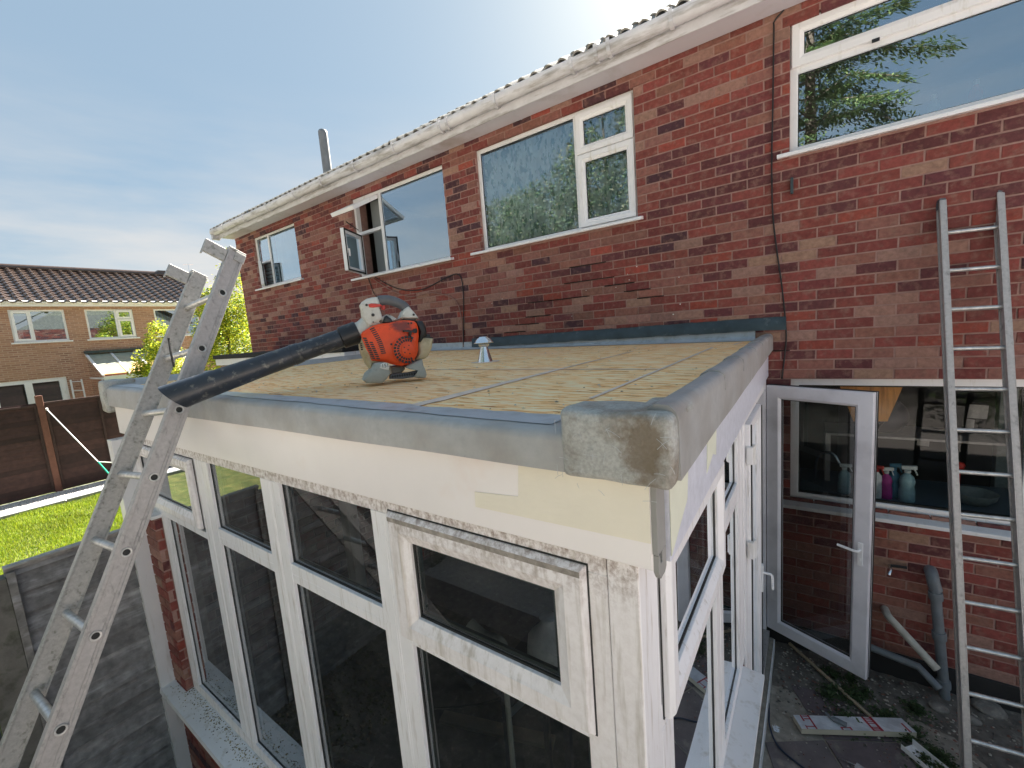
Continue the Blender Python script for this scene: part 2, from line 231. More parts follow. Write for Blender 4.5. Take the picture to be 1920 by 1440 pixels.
# ------------------------------------------------------------------ mesh helper
XY = Vector
def V(*a): return Vector(a)
WORLD = (V(0, 0, 0), V(1, 0, 0), V(0, 1, 0), V(0, 0, 1))           # u=x v=y n=z
def frame(o, u, n): o = Vector(o); u = Vector(u).normalized(); n = Vector(n).normalized(); return (o, u, V(0, 0, 1), n)
class MB:
    def __init__(s, fr=WORLD): s.vs = []; s.fs = []; s.cs = []; s.fr = fr; s.c = None
    def P(s, u, v, n): o, U, Vv, Nn = s.fr; return o + U * u + Vv * v + Nn * n
    def add(s, vs, fs, c=None):
        b = len(s.vs); s.vs += [Vector(v) for v in vs]; s.fs += [tuple(b + i for i in f) for f in fs]; s.cs += [c or s.c] * len(fs)
    def box(s, u0, u1, v0, v1, n0, n1, c=None):
        s.add([s.P(u, v, n) for n in (n0, n1) for v in (v0, v1) for u in (u0, u1)],
              [(0, 1, 3, 2), (4, 6, 7, 5), (0, 4, 5, 1), (2, 3, 7, 6), (0, 2, 6, 4), (1, 5, 7, 3)], c)
    def obox(s, a, b, w, t, up=(0, 0, 1), c=None):      # bar from a to b, width w along 'side', thickness t along up'
        a = Vector(a); b = Vector(b); d = (b - a).normalized(); sd_ = d.cross(Vector(up)).normalized(); u2 = sd_.cross(d)
        vs = [p + sd_ * (w / 2 * i) + u2 * (t / 2 * j) for p in (a, b) for i, j in ((-1, -1), (1, -1), (1, 1), (-1, 1))]
        s.add(vs, [(0, 3, 2, 1), (4, 5, 6, 7), (0, 1, 5, 4), (1, 2, 6, 5), (2, 3, 7, 6), (3, 0, 4, 7)], c)
    def ring(s, u0, u1, v0, v1, prof, c=None):          # mitred frame; prof = [(inset, n)...], closed loop
        k = len(prof); vs = []
        for i, n in prof: vs += [s.P(u0 + i, v0 + i, n), s.P(u1 - i, v0 + i, n), s.P(u1 - i, v1 - i, n), s.P(u0 + i, v1 - i, n)]
        fs = [(a * 4 + j, a * 4 + (j + 1) % 4, ((a + 1) % k) * 4 + (j + 1) % 4, ((a + 1) % k) * 4 + j) for a in range(k) for j in range(4)]
        s.add(vs, fs, c)
    def prism(s, pts, n0, n1, c=None, ins=0):           # polygon in u,v extruded along n, optional inset of the n1 face
        k = len(pts); cu = sum(p[0] for p in pts) / k; cv = sum(p[1] for p in pts) / k
        vs = [s.P(u, v, n0) for u, v in pts]; fs = [tuple(range(k))[::-1]]
        loops = [(1, n1)] if not ins else [(1, n1 - ins * .8 * (1 if n1 > n0 else -1)), (.5, n1 - ins * .25 * (1 if n1 > n0 else -1)), (0, n1)]
        for w_, n in loops:
            for u, v in pts:
                d = Vector((u - cu, v - cv)); L = max(d.length, 1e-6); sh = ins * (1 - w_) if ins else 0
                vs.append(s.P(u - d.x / L * sh, v - d.y / L * sh, n))
        for a in range(len(loops)): fs += [(a * k + i, a * k + (i + 1) % k, (a + 1) * k + (i + 1) % k, (a + 1) * k + i) for i in range(k)]
        fs.append(tuple(range(len(loops) * k, (len(loops) + 1) * k))); s.add(vs, fs, c)
    def tube(s, pts, r, seg=8, caps=True, c=None):
        pts = [Vector(p) for p in pts]; rs = r if isinstance(r, (list, tuple)) else [r] * len(pts); vs = []; fs = []; up = None
        for i, p in enumerate(pts):
            d = (pts[min(i + 1, len(pts) - 1)] - pts[max(i - 1, 0)]).normalized()
            if up is None: up = d.orthogonal().normalized()
            up = (up - d * up.dot(d)).normalized(); w = d.cross(up)
            vs += [p + (up * math.cos(2 * math.pi * j / seg) + w * math.sin(2 * math.pi * j / seg)) * rs[i] for j in range(seg)]
        for i in range(len(pts) - 1): fs += [(i * seg + j, i * seg + (j + 1) % seg, (i + 1) * seg + (j + 1) % seg, (i + 1) * seg + j) for j in range(seg)]
        if caps: fs += [tuple(range(seg))[::-1], tuple(range((len(pts) - 1) * seg, len(pts) * seg))]
        s.add(vs, fs, c)
    def lathe(s, prof, o, ax=(0, 0, 1), seg=24, c=None):     # prof (r, h) along axis
        ax = Vector(ax).normalized(); a = ax.orthogonal().normalized(); b = ax.cross(a); o = Vector(o); vs = []
        for r, h in prof: vs += [o + ax * h + (a * math.cos(2 * math.pi * j / seg) + b * math.sin(2 * math.pi * j / seg)) * max(r, 1e-4) for j in range(seg)]
        s.add(vs, [(i * seg + j, i * seg + (j + 1) % seg, (i + 1) * seg + (j + 1) % seg, (i + 1) * seg + j) for i in range(len(prof) - 1) for j in range(seg)], c)
    def mesh(s, name, mt, smooth=False, recalc=True):
        me = bpy.data.meshes.new(name); me.from_pydata(s.vs, [], s.fs)
        if any(c is not None for c in s.cs):
            ca = me.color_attributes.new('Col', 'FLOAT_COLOR', 'CORNER'); buf = []
            for p, c in zip(me.polygons, s.cs):
                c = c or (.3, .3, .3); buf += [c[0], c[1], c[2], 1] * p.loop_total
            ca.data.foreach_set('color', buf)
        if recalc:
            bm = bmesh.new(); bm.from_mesh(me); bmesh.ops.recalc_face_normals(bm, faces=bm.faces); bm.to_mesh(me); bm.free()
        if smooth:
            me.polygons.foreach_set('use_smooth', [True] * len(me.polygons)); me.update()
            if smooth != 'all': me.set_sharp_from_angle(angle=math.radians(smooth if smooth is not True else 40))
        me.materials.append(mt); return me
    def build(s, name, mt, parent=None, smooth=False, bevel=0, kind=None, recalc=True, seg=1):
        o = bpy.data.objects.new(name, s.mesh(name, M[mt] if isinstance(mt, str) else mt, smooth, recalc)); COL.objects.link(o)
        if parent is not None: setp(o, parent)
        if bevel: b = o.modifiers.new('b', 'BEVEL'); b.width = bevel; b.segments = seg; b.limit_method = 'ANGLE'; b.angle_limit = math.radians(35)
        if kind: o['kind'] = kind
        return o
def world_of(o):
    return (world_of(o.parent) @ o.matrix_parent_inverse @ o.matrix_basis) if o.parent else o.matrix_basis.copy()
def setp(o, par): o.parent = par; o.matrix_parent_inverse = world_of(par).inverted(); return o
def thing(name, label, cat, loc=(0, 0, 0), group=None):
    o = bpy.data.objects.new(name, None); COL.objects.link(o); o.location = loc; o.empty_display_size = .1
    o['label'] = label; o['category'] = cat
    if group: o['group'] = group
    return o
def tag(o, label, cat, group=None):
    o['label'] = label; o['category'] = cat
    if group: o['group'] = group
    return o
def plab(o, l): o['label'] = l; return o
def rnd(a, b): return random.uniform(a, b)
def smoothpath(pts, k=6):
    pts = [Vector(p) for p in pts]; out = []
    for i in range(len(pts) - 1):
        p0, p1, p2, p3 = pts[max(i - 1, 0)], pts[i], pts[i + 1], pts[min(i + 2, len(pts) - 1)]
        for j in range(k):
            t = j / k; out.append(.5 * ((2 * p1) + (p2 - p0) * t + (2 * p0 - 5 * p1 + 4 * p2 - p3) * t * t + (-p0 + 3 * p1 - 3 * p2 + p3) * t ** 3))
    return out + [pts[-1]]

# ------------------------------------------------------------------ ground
g = MB(); g.box(-80, 60, -80, 60, -.8, -.36); g.build('ground', 'earth', kind='structure')
g = MB(); g.box(-40, -3.97, -9, 14, -.4, -.012); g.build('lawn', 'lawn', kind='structure')
g = MB(); g.box(-3.97, 25, -40, -5.5, -.4, -.012); g.box(-80, -3.98, -40, -9.01, -.4, -.012); g.box(3.6, 25, -5.49, 14, -.4, -.012); g.build('bounce_ground', 'terrace', kind='structure')  # unseen pale ground, added to bounce sunlight onto shaded faces

# ------------------------------------------------------------------ bricks
BR = [((.225, .056, .046), 28), ((.185, .046, .040), 26), ((.125, .038, .040), 18), ((.070, .028, .036), 10), ((.32, .175, .135), 15), ((.25, .105, .083), 24), ((.29, .062, .044), 6)]
def bcol(x=0, z=0):
    k = noise.noise(Vector((x * .45, z * .9, 3.1)))
    w = [b[1] for b in BR]; w[4] *= max(.2, 1 + 3.2 * k); w[5] *= max(.3, 1 + 2 * k); w[2] *= max(.2, 1 - 2 * k); w[3] *= max(.2, 1 - 2 * k)
    c = random.choices(BR, w)[0][0]; f = rnd(.86, 1.14); return tuple(max(0, q * f * rnd(.95, 1.05)) for q in c)
def brick(mb, u0, u1, v0, v1, n, c, dep=.03):
    ch = .0035; j = lambda: rnd(-.0012, .0012)
    P = mb.P; o = [(u0 + j(), v0 + j()), (u1 + j(), v0 + j()), (u1 + j(), v1 + j()), (u0 + j(), v1 + j())]
    i_ = [(o[0][0] + ch, o[0][1] + ch), (o[1][0] - ch, o[1][1] + ch), (o[2][0] - ch, o[2][1] - ch), (o[3][0] + ch, o[3][1] - ch)]
    tl = rnd(-.0015, .0015)
    vs = [P(u, v, n - dep) for u, v in o] + [P(u, v, n - .003) for u, v in o] + [P(i_[k][0], i_[k][1], n + (tl if k in (0, 3) else -tl)) for k in range(4)]
    fs = [(8, 9, 10, 11)] + [(a, (a + 1) % 4, 4 + (a + 1) % 4, 4 + a) for a in range(4)] + [(4 + a, 4 + (a + 1) % 4, 8 + (a + 1) % 4, 8 + a) for a in range(4)]
    mb.add(vs, fs, c)
def courses(u0, u1, z0, z1, openings=(), ph=0.0, step=.075, ln=.225):
    out = []; i = 0; z = z0
    while z < z1 - .02:
        zt = min(z + .065, z1); off = (ln / 2 if i % 2 else 0) + ph; segs = [(u0, u1)]
        for a, b, c, d in openings:
            if z + .03 > c and z + .03 < d:
                ns = []
                for s0, s1 in segs:
                    if b <= s0 or a >= s1: ns.append((s0, s1)); continue
                    if a > s0: ns.append((s0, a))
                    if b < s1: ns.append((b, s1))
                segs = ns
        for s0, s1 in segs:
            k = math.floor((s0 - off) / ln); u = off + k * ln
            while u < s1:
                a = max(u + .005, s0); b = min(u + ln - .005, s1)
                if b - a > .02: out.append((a, b, z, zt, b - a > ln - .012 and zt - z > .06))
                u += ln
        z += step; i += 1
    return out

# ------------------------------------------------------------------ our brick house
house = thing('brick_house', 'red brick two-storey house with white gutter, four upstairs windows and kitchen window', 'house', (-2.5, 2, 0))
HF = frame((0, 0, 0), (1, 0, 0), (0, -1, 0))          # u=x v=z n=-y
Z = lambda r: H + r
OP = [(-8.37, -6.93, Z(1.09), Z(2.02)), (-5.40, -3.60, Z(.90), Z(2.0)), (-3.10, -1.30, Z(.90), Z(2.0)), (-.155, 1.75, Z(1.12), Z(2.02)), (-.14, 1.95, Z(-1.56), Z(-.56))]
XL, XR, ZT = -9.04, 3.2, Z(2.12)  # unseen right end set short so sunlit ground beyond brightens the side faces
zc0 = Z(-.56) - 31 * .075                               # course line sits on the kitchen window head
wall = MB(HF)
us = sorted({XL, XR, *[a for o in OP for a in o[:2]]}); zs = sorted({0.0, ZT, *[a for o in OP for a in o[2:]]})
for i in range(len(us) - 1):
    for j in range(len(zs) - 1):
        cu = (us[i] + us[i + 1]) / 2; cz = (zs[j] + zs[j + 1]) / 2
        if any(a < cu < b and c < cz < d for a, b, c, d in OP): continue
        wall.box(us[i], us[i + 1], zs[j], zs[j + 1], -.26, -.0045)
wobj = wall.build('wall', 'mortar', house)
allb = courses(XL, XR, zc0 + 3 * .075 + .005, ZT, OP, ph=.02)
def vis(b):
    p = proj((.5 * (b[0] + b[1]), 0, .5 * (b[2] + b[3])))
    if not (-20 < p[0] < 1940 and -20 < p[1] < 1460): return 0
    q = proj((b[0], 0, b[2])), proj((b[1], 0, b[3])); area = abs(q[0][0] - q[1][0]) * abs(q[0][1] - q[1][1])
    if p[1] > 655 and p[0] < 1445: return 0
    return abs(proj((b[0], 0, b[2]))[0] - proj((b[1], 0, b[2]))[0]) * (p[2] ** -1)
full = [b for b in allb if b[4]]; full.sort(key=vis, reverse=True); near = set(full[:300])
protos = []
for i in range(40):
    mb = MB(HF); c = bcol(1, 5); brick(mb, -.1075, .1075, -.0325, .0325, 0, c); me = mb.mesh('brick', M['brick']); protos.append((c, me))
for b in near:
    c = bcol(b[0], b[2]); me = min(random.sample(protos, 22), key=lambda q: sum((x - y) ** 2 for x, y in zip(q[0], c)))[1]
    o = bpy.data.objects.new('brick', me); COL.objects.link(o); setp(o, wobj)
    o.location = ((b[0] + b[1]) / 2, rnd(-.0015, .0015), (b[2] + b[3]) / 2)
    if random.random() < .5: o.scale = (-1, 1, 1)
    o.rotation_euler = (0, rnd(-.004, .004), 0)
mb = MB(HF)
for b in allb:
    if b in near: continue
    brick(mb, b[0], b[1], b[2], b[3], rnd(-.0015, .0015), bcol(b[0], b[2]))
mb.build('brickwork', 'brick', house, kind='stuff')
# left gable end of the house
GF = frame((XL, 0, 0), (0, 1, 0), (-1, 0, 0)); mb = MB(GF); mb.box(0.27, 8.2, 0, ZT, -.26, -.007); mb.build('gable_wall', 'mortar', house)
mb = MB(GF)
for b in courses(0.0, 8.2, zc0 + 3 * .075 + .005, ZT, ph=.02): brick(mb, b[0], b[1], b[2], b[3], 0, bcol(b[0], b[2]))
mb.build('gable_brickwork', 'brick', house, kind='stuff')
mb = MB(HF); mb.box(XL, XR, 0, zc0 + .225, -.004, .012); mb.build('plinth', 'plinth', house, bevel=.004)
mb = MB(); mb.box(XL, XR, 8.0, 8.25, 0, ZT); mb.box(XR, XR + .25, 0, 8.2, 0, ZT); mb.build('rear_wall', 'mortar', house)
# open joints / cracks over the conservatory roof
mb = MB(HF)
for (xa, ya, xb, yb) in ((1068, 508, 1136, 497), (1058, 536, 1152, 527), (1028, 558, 1105, 550), (1134, 545, 1190, 538), (1170, 556, 1220, 550), (1195, 569, 1245, 562), (990, 574, 1040, 570), (985, 590, 1032, 585), (966, 606, 1010, 602), (945, 621, 985, 616), (1440, 653, 1481, 652)):
    a = aty(xa, ya, 0); b = aty(xb, yb, 0); z = (a.z + b.z) / 2; k = round((z - zc0 - .07) / .075); z = zc0 + .07 + k * .075 + .005
    n = 7; top = [(a.x + (b.x - a.x) * i / n, z + .004 + rnd(-.001, .0015)) for i in range(n + 1)]; bot = [(u, v - .007 - rnd(0, .002)) for u, v in top]
    mb.prism(top + bot[::-1], -.002, .0022)
mb.build('open_joint', 'mortar_dark', house)
mb = MB(HF)
for i in range(14):
    x, z = rnd(-3.3, -.3), Z(rnd(.0, .55)); r = rnd(.003, .007)
    mb.prism([(x + r * math.cos(t) * rnd(.6, 1.3), z + r * math.sin(t) * rnd(.5, 1)) for t in (0, 1, 2.1, 3.1, 4.2, 5.2)], 0, .004)
mb.build('mortar_splash', 'white_label', house, kind='stuff')

# roof: eave tiles, roof slope, gutter, fascia, soffit
PIT = math.radians(30); EY, EZ = -.352, Z(2.238)
def rollz(x, per=.15): t = (x / per) % 1; return .030 * max(0, math.sin(math.pi * min(1, t / .62))) ** .8 if t < .62 else -.006 * math.sin(math.pi * (t - .62) / .38)
def tile(mb, x0, x1, y, z, ln=.38, th=.014, seg=20):
    top = []; d = V(0, math.cos(PIT), math.sin(PIT)); nn = V(0, -math.sin(PIT), math.cos(PIT))
    vs = []
    for i in range(seg + 1):
        x = x0 + (x1 - x0) * i / seg; h = rollz(x - x0 if True else x)
        a = V(x, y, z) + nn * h
        vs += [a, a + d * ln, a - nn * th, a + d * ln - nn * th]
    fs = []
    for i in range(seg):
        b = i * 4; e = b + 4; fs += [(b, b + 1, e + 1, e), (b + 2, e + 2, e + 3, b + 3), (b, e, e + 2, b + 2), (b + 1, b + 3, e + 3, e + 1)]
    fs += [(0, 2, 3, 1), (seg * 4, seg * 4 + 1, seg * 4 + 3, seg * 4 + 2)]
    mb.add(vs, fs)
tp = [MB() for _ in range(3)]
for q in tp: tile(q, 0, .283, 0, 0)
tm = [q.mesh('roof_tile', M['tile'], 40) for q in tp]
x = XL - .12
while x < XR:
    for cdx in range(2):
        o = bpy.data.objects.new('roof_tile', random.choice(tm)); COL.objects.link(o); setp(o, house)
        o.location = (x + rnd(-.003, .003), EY + cdx * .30 * math.cos(PIT) + rnd(-.006, .006), EZ + cdx * .30 * math.sin(PIT) + cdx * .018 + rnd(0, .004))
    x += .2815
rm = MB(); y0, z0 = EY + .6 * math.cos(PIT), EZ + .6 * math.sin(PIT); ns = 14
for k in range(ns):
    L = .326; a = y0 + k * L * math.cos(PIT); b = z0 + k * L * math.sin(PIT) + .012
    vs = []; n = 0; xx = XL - .12
    while xx < XR + .2:
        for f in (0, .15, .31, .47, .62): 
            xt = xx + f * .141; h = rollz(f * .15); vs += [(xt, a, b + h + .012), (xt, a + L * math.cos(PIT), b + h + L * math.sin(PIT) - .004)]; n += 1
        xx += .141
    rm.add(vs, [(2 * i, 2 * i + 2, 2 * i + 3, 2 * i + 1) for i in range(n - 1)])
rm.build('roof', 'tile', house, kind='stuff', recalc=False)
yr, zr = y0 + ns * .326 * math.cos(PIT), z0 + ns * .326 * math.sin(PIT)
mb = MB(); mb.add([(XL - .1, yr, zr), (XR, yr, zr), (XR, 8.7, EZ), (XL - .1, 8.7, EZ), (XL, 0, ZT), (XL, 8.2, ZT), (XL, yr, zr - .1)], [(0, 1, 2, 3), (4, 5, 6)]); mb.build('rear_roof', 'tile', house)
mb = MB(); mb.tube([(XL - .14, yr, zr + .03), (XR, yr, zr + .03)], .11, 10); mb.build('ridge', 'tile', house, smooth=40)
mb = MB(); mb.box(XL - .02, XR, -.255, -.237, Z(2.10) - .012, Z(2.10) + .17); mb.box(XL - .09, XL - .02, -.36, -.235, Z(2.07), Z(2.25)); mb.build('fascia_board', 'gutter', house, bevel=.004)
mb = MB(); mb.box(XL - .02, XR, -.236, -.012, Z(2.103), Z(2.112))
for xx in (-7.2, -4.5, -2.45, .15): mb.box(xx, xx + .02, -.236, -.012, Z(2.0995), Z(2.1025))
mb.build('soffit', 'soffit', house, bevel=.002)
gx0, gx1 = XL - .1, XR
prof = [(-.055, .03), (-.057, .0), (-.046, -.032), (-.022, -.052), (0, -.057), (.022, -.052), (.046, -.032), (.055, 0), (.055, .03)]
gut = MB(); gy, gz = -.318, Z(2.198)
nx = 30; vs = []
for i in range(nx + 1):
    xx = gx0 + (gx1 - gx0) * i / nx; sag = .004 * math.sin(i * .9)
    for (a, b) in prof: vs.append((xx, gy + a, gz + b + sag))
    for (a, b) in reversed(prof): vs.append((xx, gy + a * .93, gz + b + .004 + sag))
k = len(prof) * 2
gut.add(vs, [(i * k + j, i * k + (j + 1) % k, (i + 1) * k + (j + 1) % k, (i + 1) * k + j) for i in range(nx) for j in range(k)])
gobj = gut.build('gutter', 'gutter', house, smooth=35)
def gclip(xx, w=.028, e=.009, nm='gutter_bracket'):
    c = MB(); vs = []
    for q in (xx - w / 2, xx + w / 2):
        for (a, b) in prof: vs.append((q, gy + a * (1 + e / .055), gz + b * 1.12 - (e if b < 0 else -e)))
    n = len(prof); c.add(vs + [(v[0], gy + (v[1] - gy) * .92, v[2] + .004) for v in vs], [(j, j + 1, n + j + 1, n + j) for j in range(n - 1)] + [(2 * n + j, 3 * n + j, 3 * n + j + 1, 2 * n + j + 1) for j in range(n - 1)] + [(j, 2 * n + j, 2 * n + j + 1, j + 1) for j in range(n - 1)] + [(n + j, n + j + 1, 3 * n + j + 1, 3 * n + j) for j in range(n - 1)])
    o = c.build(nm, 'gutter', gobj, smooth=35)
for xx in (-8.6, -7.8, -7.0, -6.2, -5.5, -4.75, -4.0, -2.52, -1.70, -.88, -.1, .7, 1.5): gclip(xx)
for xx in (-3.2, -1.42): gclip(xx - .055, .03, .01, 'gutter_union'); gclip(xx + .055, .03, .01, 'gutter_union')

# windows --------------------------------------------------------------
def sub(mb, name, mt, par, **k): return mb.build(name, mt, par, **k)
def sashprof(n1, w=.058, b=.022): return [(0, n1 - .05), (0, n1 - .004), (.004, n1), (w - b, n1), (w - b + .003, n1 - .003), (w, n1 - .014), (w, n1 - .05)]
def frprof(n1, w=.05): return [(0, n1 - .07), (0, n1 - .003), (.003, n1), (w - .004, n1), (w, n1 - .004), (w, n1 - .07)]
def pane(fr, u0, u1, v0, v1, n, par, mt='glass', seal=True):
    mb = MB(fr); mb.add([mb.P(u0, v0, n), mb.P(u1, v0, n), mb.P(u1, v1, n), mb.P(u0, v1, n)], [(0, 1, 2, 3)]); sub(mb, 'pane', mt, par, recalc=False)
    if seal:
        mb = MB(fr); mb.ring(u0, u1, v0, v1, [(0, n + .003), (.006, n + .003), (.006, n + .001), (0, n + .001)]); mb.ring(u0, u1, v0, v1, [(0, n - .03), (.012, n - .03), (.012, n - .002), (0, n - .002)]); sub(mb, 'seal', 'seal', par)
def sillm(fr, u0, u1, zb, par, n0=-.02, n1=.05, mt='upvc_clean'):
    mb = MB(fr); o, U, Vv, Nn = fr
    prof_ = [(n0, zb + .03), (n0, zb), (n1, zb - .012), (n1 + .004, zb - .012), (n1 + .004, zb + .012), (n1, zb + .016)]
    k = len(prof_); vs = [mb.P(u, z, n) for u in (u0, u1) for n, z in prof_]
    mb.add(vs, [tuple(range(k)), tuple(range(k, 2 * k))[::-1]] + [(i, (i + 1) % k, k + (i + 1) % k, k + i) for i in range(k)]); return sub(mb, 'window_sill', mt, par, bevel=.002)
WN = -.045   # frame face recess behind brick face
def newwin(fr, o, par, n=WN, mt='upvc_clean', w=.05, lab=None):
    mb = MB(fr); mb.ring(*o, frprof(n, w)); f = mb.build('window', mt, par, bevel=0)
    if lab: plab(f, lab)
    return f
# room boxes behind upstairs windows
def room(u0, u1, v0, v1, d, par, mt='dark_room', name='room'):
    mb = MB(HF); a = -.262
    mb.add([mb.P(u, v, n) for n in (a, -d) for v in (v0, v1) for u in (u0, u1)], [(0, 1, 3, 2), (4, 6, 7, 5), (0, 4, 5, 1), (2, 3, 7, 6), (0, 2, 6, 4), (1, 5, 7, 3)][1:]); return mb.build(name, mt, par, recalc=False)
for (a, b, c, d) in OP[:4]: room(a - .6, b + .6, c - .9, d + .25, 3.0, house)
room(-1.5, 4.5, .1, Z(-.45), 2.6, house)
# window 1 (leftmost)
a, b, c, d = OP[0]; w1 = newwin(HF, OP[0], house, lab='small frosted upstairs window with one little casement ajar')
mx1 = a + .47; tz = c + .46
mb = MB(HF); mb.box(mx1 - .02, mx1 + .02, c + .05, d - .05, WN - .06, WN - .001); mb.box(a + .05, mx1 - .02, tz - .015, tz + .015, WN - .06, WN - .002); sub(mb, 'mullion', 'upvc_clean', w1)
pane(HF, mx1 + .02, b - .05, c + .05, d - .05, WN - .02, w1); pane(HF, a + .05, mx1 - .02, tz + .015, d - .05, WN - .02, w1)
sillm(HF, a - .07, b + .07, c - .015, w1)
mb = MB(HF)
for i in range(14): mb.add([mb.P(u, v, n) for u, v, n in ((a + .02, c + i * .065, -.16), (mx1, c + i * .065, -.16), (mx1, c + i * .065 + .05, -.14), (a + .02, c + i * .065 + .05, -.14))], [(0, 1, 2, 3)])
sub(mb, 'blind', 'frosted', w1, recalc=False)
mb = MB(HF)
for i in range(30):
    u = mx1 + (b - mx1) * i / 30; w_ = (b - mx1) / 30; mb.add([mb.P(u, c, -.17 + .015 * math.sin(i * 1.3)), mb.P(u + w_, c, -.17 + .015 * math.sin(i * 1.3 + 1.3)), mb.P(u + w_, d, -.17 + .01 * math.sin(i * 1.3 + 1.3)), mb.P(u, d, -.17 + .01 * math.sin(i * 1.3))], [(0, 1, 2, 3)])
sub(mb, 'curtain', 'blind', w1, recalc=False, smooth='all')
def casement(par, hinge, ang, width, v0, v1, hside=1, mt='upvc_clean', gl='glass', n=WN, handle=True):   # side hung sash, hinge at u=hinge
    ca, sa = math.cos(ang), math.sin(ang); U = V(ca * hside, -sa, 0); Nn = V(-sa * hside if hside > 0 else -sa * -1 * -1, -ca, 0)
    Nn = V(-sa * hside, -ca, 0); fr = (V(hinge, -n, 0), U, V(0, 0, 1), Nn)
    mb = MB(fr); mb.ring(0, width, v0, v1, sashprof(.0, .055)); s_ = sub(mb, 'sash', mt, par)
    mb = MB(fr); mb.add([mb.P(.055, v0 + .055, -.02), mb.P(width - .055, v0 + .055, -.02), mb.P(width - .055, v1 - .055, -.02), mb.P(.055, v1 - .055, -.02)], [(0, 1, 2, 3)]); sub(mb, 'pane', gl, par, recalc=False)
    mb = MB(fr); mb.ring(0.002, width - .002, v0 + .002, v1 - .002, [(0, -.058), (.02, -.058), (.02, -.051), (0, -.051)]); sub(mb, 'seal', 'seal', par)
    if handle:
        mb = MB(fr); vm = (v0 + v1) / 2; mb.box(width - .04, width - .02, vm - .05, vm + .05, -.065, -.05); mb.box(width - .045, width - .02, vm - .09, vm + .01, -.09, -.075); mb.box(width - .04, width - .025, vm - .01, vm + .01, -.08, -.06); sub(mb, 'handle', 'upvc_clean', par, bevel=.004)
casement(w1, a + .03, math.radians(28), .40, c + .04, tz - .02, handle=False)
# window 2
a, b, c, d = OP[1]; w2 = newwin(HF, OP[1], house, lab='upstairs window with top light and casement wide open beside a clear blue pane', w=.04)
mx2 = aty(712, 430, 0).x; tz = Z(1.52)
mb = MB(HF); mb.box(mx2 - .022, mx2 + .022, c + .04, d - .04, WN - .06, WN - .001); mb.box(a + .04, mx2 - .022, tz - .02, tz + .02, WN - .06, WN - .002); sub(mb, 'mullion', 'upvc_clean', w2)
pane(HF, mx2 + .022, b - .04, c + .04, d - .04, WN - .02, w2)
sillm(HF, a - .12, b + .06, c - .015, w2, n1=.06)
casement(w2, a + .03, math.radians(62), mx2 - a - .05, c + .05, tz - .02)
# top light: hinged at head, swung out
ang = math.radians(62); tw0, tw1 = a + .05, mx2 - .03; hh = d - .04 - tz - .02
Uv = V(1, 0, 0); Vd = V(0, -math.sin(ang), -math.cos(ang)); Nn = V(0, -math.cos(ang), math.sin(ang)); fr = (V(0, .04, d - .045), Uv, Vd, Nn)
mb = MB(fr); mb.ring(tw0, tw1, 0, hh + .05, sashprof(.0, .05)); sub(mb, 'top_light', 'upvc_clean', w2)
mb = MB(fr); mb.add([mb.P(tw0 + .05, .05, -.02), mb.P(tw1 - .05, .05, -.02), mb.P(tw1 - .05, hh, -.02), mb.P(tw0 + .05, hh, -.02)], [(0, 1, 2, 3)]); sub(mb, 'pane', 'glass', w2, recalc=False)
mb = MB(HF); mb.tube([(tw0 + .02, .03, tz + .05), (tw0 + .02, -.16, tz + .14)], .006, 6); mb.tube([(a + .1, .02, c + .06), (a + .22, -.12, c + .055)], .006, 6); sub(mb, 'stay', 'black', w2)
mb = MB(HF); mb.box(a + .07, a + .25, c, d, -.30, -.29); sub(mb, 'curtain', 'frosted', w2)
# window 3
a, b, c, d = OP[2]; w3 = newwin(HF, OP[2], house, lab='upstairs window with patterned curtain behind, wide left pane and two sashes', w=.04)
mx3 = aty(1080, 330, 0).x; tz = Z(1.60)
mb = MB(HF); mb.box(mx3 - .022, mx3 + .022, c + .04, d - .04, WN - .06, WN - .001); mb.box(mx3 + .022, b - .04, tz - .012, tz + .012, WN - .06, WN - .002); sub(mb, 'mullion', 'upvc_clean', w3)
pane(HF, a + .04, mx3 - .022, c + .04, d - .04, WN - .02, w3, 'glass_3')
for z0_, z1_ in ((c + .03, tz - .004), (tz + .006, d - .03)):
    mb = MB(HF); mb.ring(mx3 + .01, b - .02, z0_, z1_, sashprof(WN + .022, .07, .026)); sub(mb, 'sash', 'upvc_clean', w3)
    pane(HF, mx3 + .08, b - .09, z0_ + .07, z1_ - .07, WN - .01, w3, 'glass_3')
sillm(HF, a - .13, b + .05, c - .015, w3, n1=.06)
mb = MB(HF); n = 60
for i in range(n):
    u = a + (b - a) * i / n; w_ = (b - a) / n; q0 = -.125 + .022 * math.sin(i * .9) + .012 * math.sin(i * .37); q1 = -.125 + .022 * math.sin((i + 1) * .9) + .012 * math.sin((i + 1) * .37)
    mb.add([mb.P(u, c - .02, q0), mb.P(u + w_, c - .02, q1), mb.P(u + w_, d, q1), mb.P(u, d, q0)], [(0, 1, 2, 3)])
sub(mb, 'curtain', 'curtain', w3, recalc=False, smooth='all')
# window 4
a, b, c, d = OP[3]; w4 = newwin(HF, OP[3], house, lab='wide upstairs window at top right with long top light and things on the sill', w=.05)
tz = Z(1.70)
mb = MB(HF); mb.box(a + .05, b - .05, tz - .028, tz + .028, WN - .06, WN - .002); sub(mb, 'mullion', 'upvc_clean', w4)
pane(HF, a + .05, b - .05, c + .05, tz - .028, WN - .02, w4)
mb = MB(HF); mb.ring(a + .01, b - .01, tz + .012, d - .01, sashprof(WN + .024, .075, .026)); sub(mb, 'top_light', 'upvc_clean', w4); pane(HF, a + .085, b - .085, tz + .087, d - .085, WN - .008, w4)
sillm(HF, a - .075, b + .05, c - .015, w4, n1=.06)
mb = MB(HF); mb.box(aty(1635, 80, 0).x, aty(1650, 76, 0).x, tz - .004, tz + .016, WN + .02, WN + .03); sub(mb, 'latch', 'black', w4)
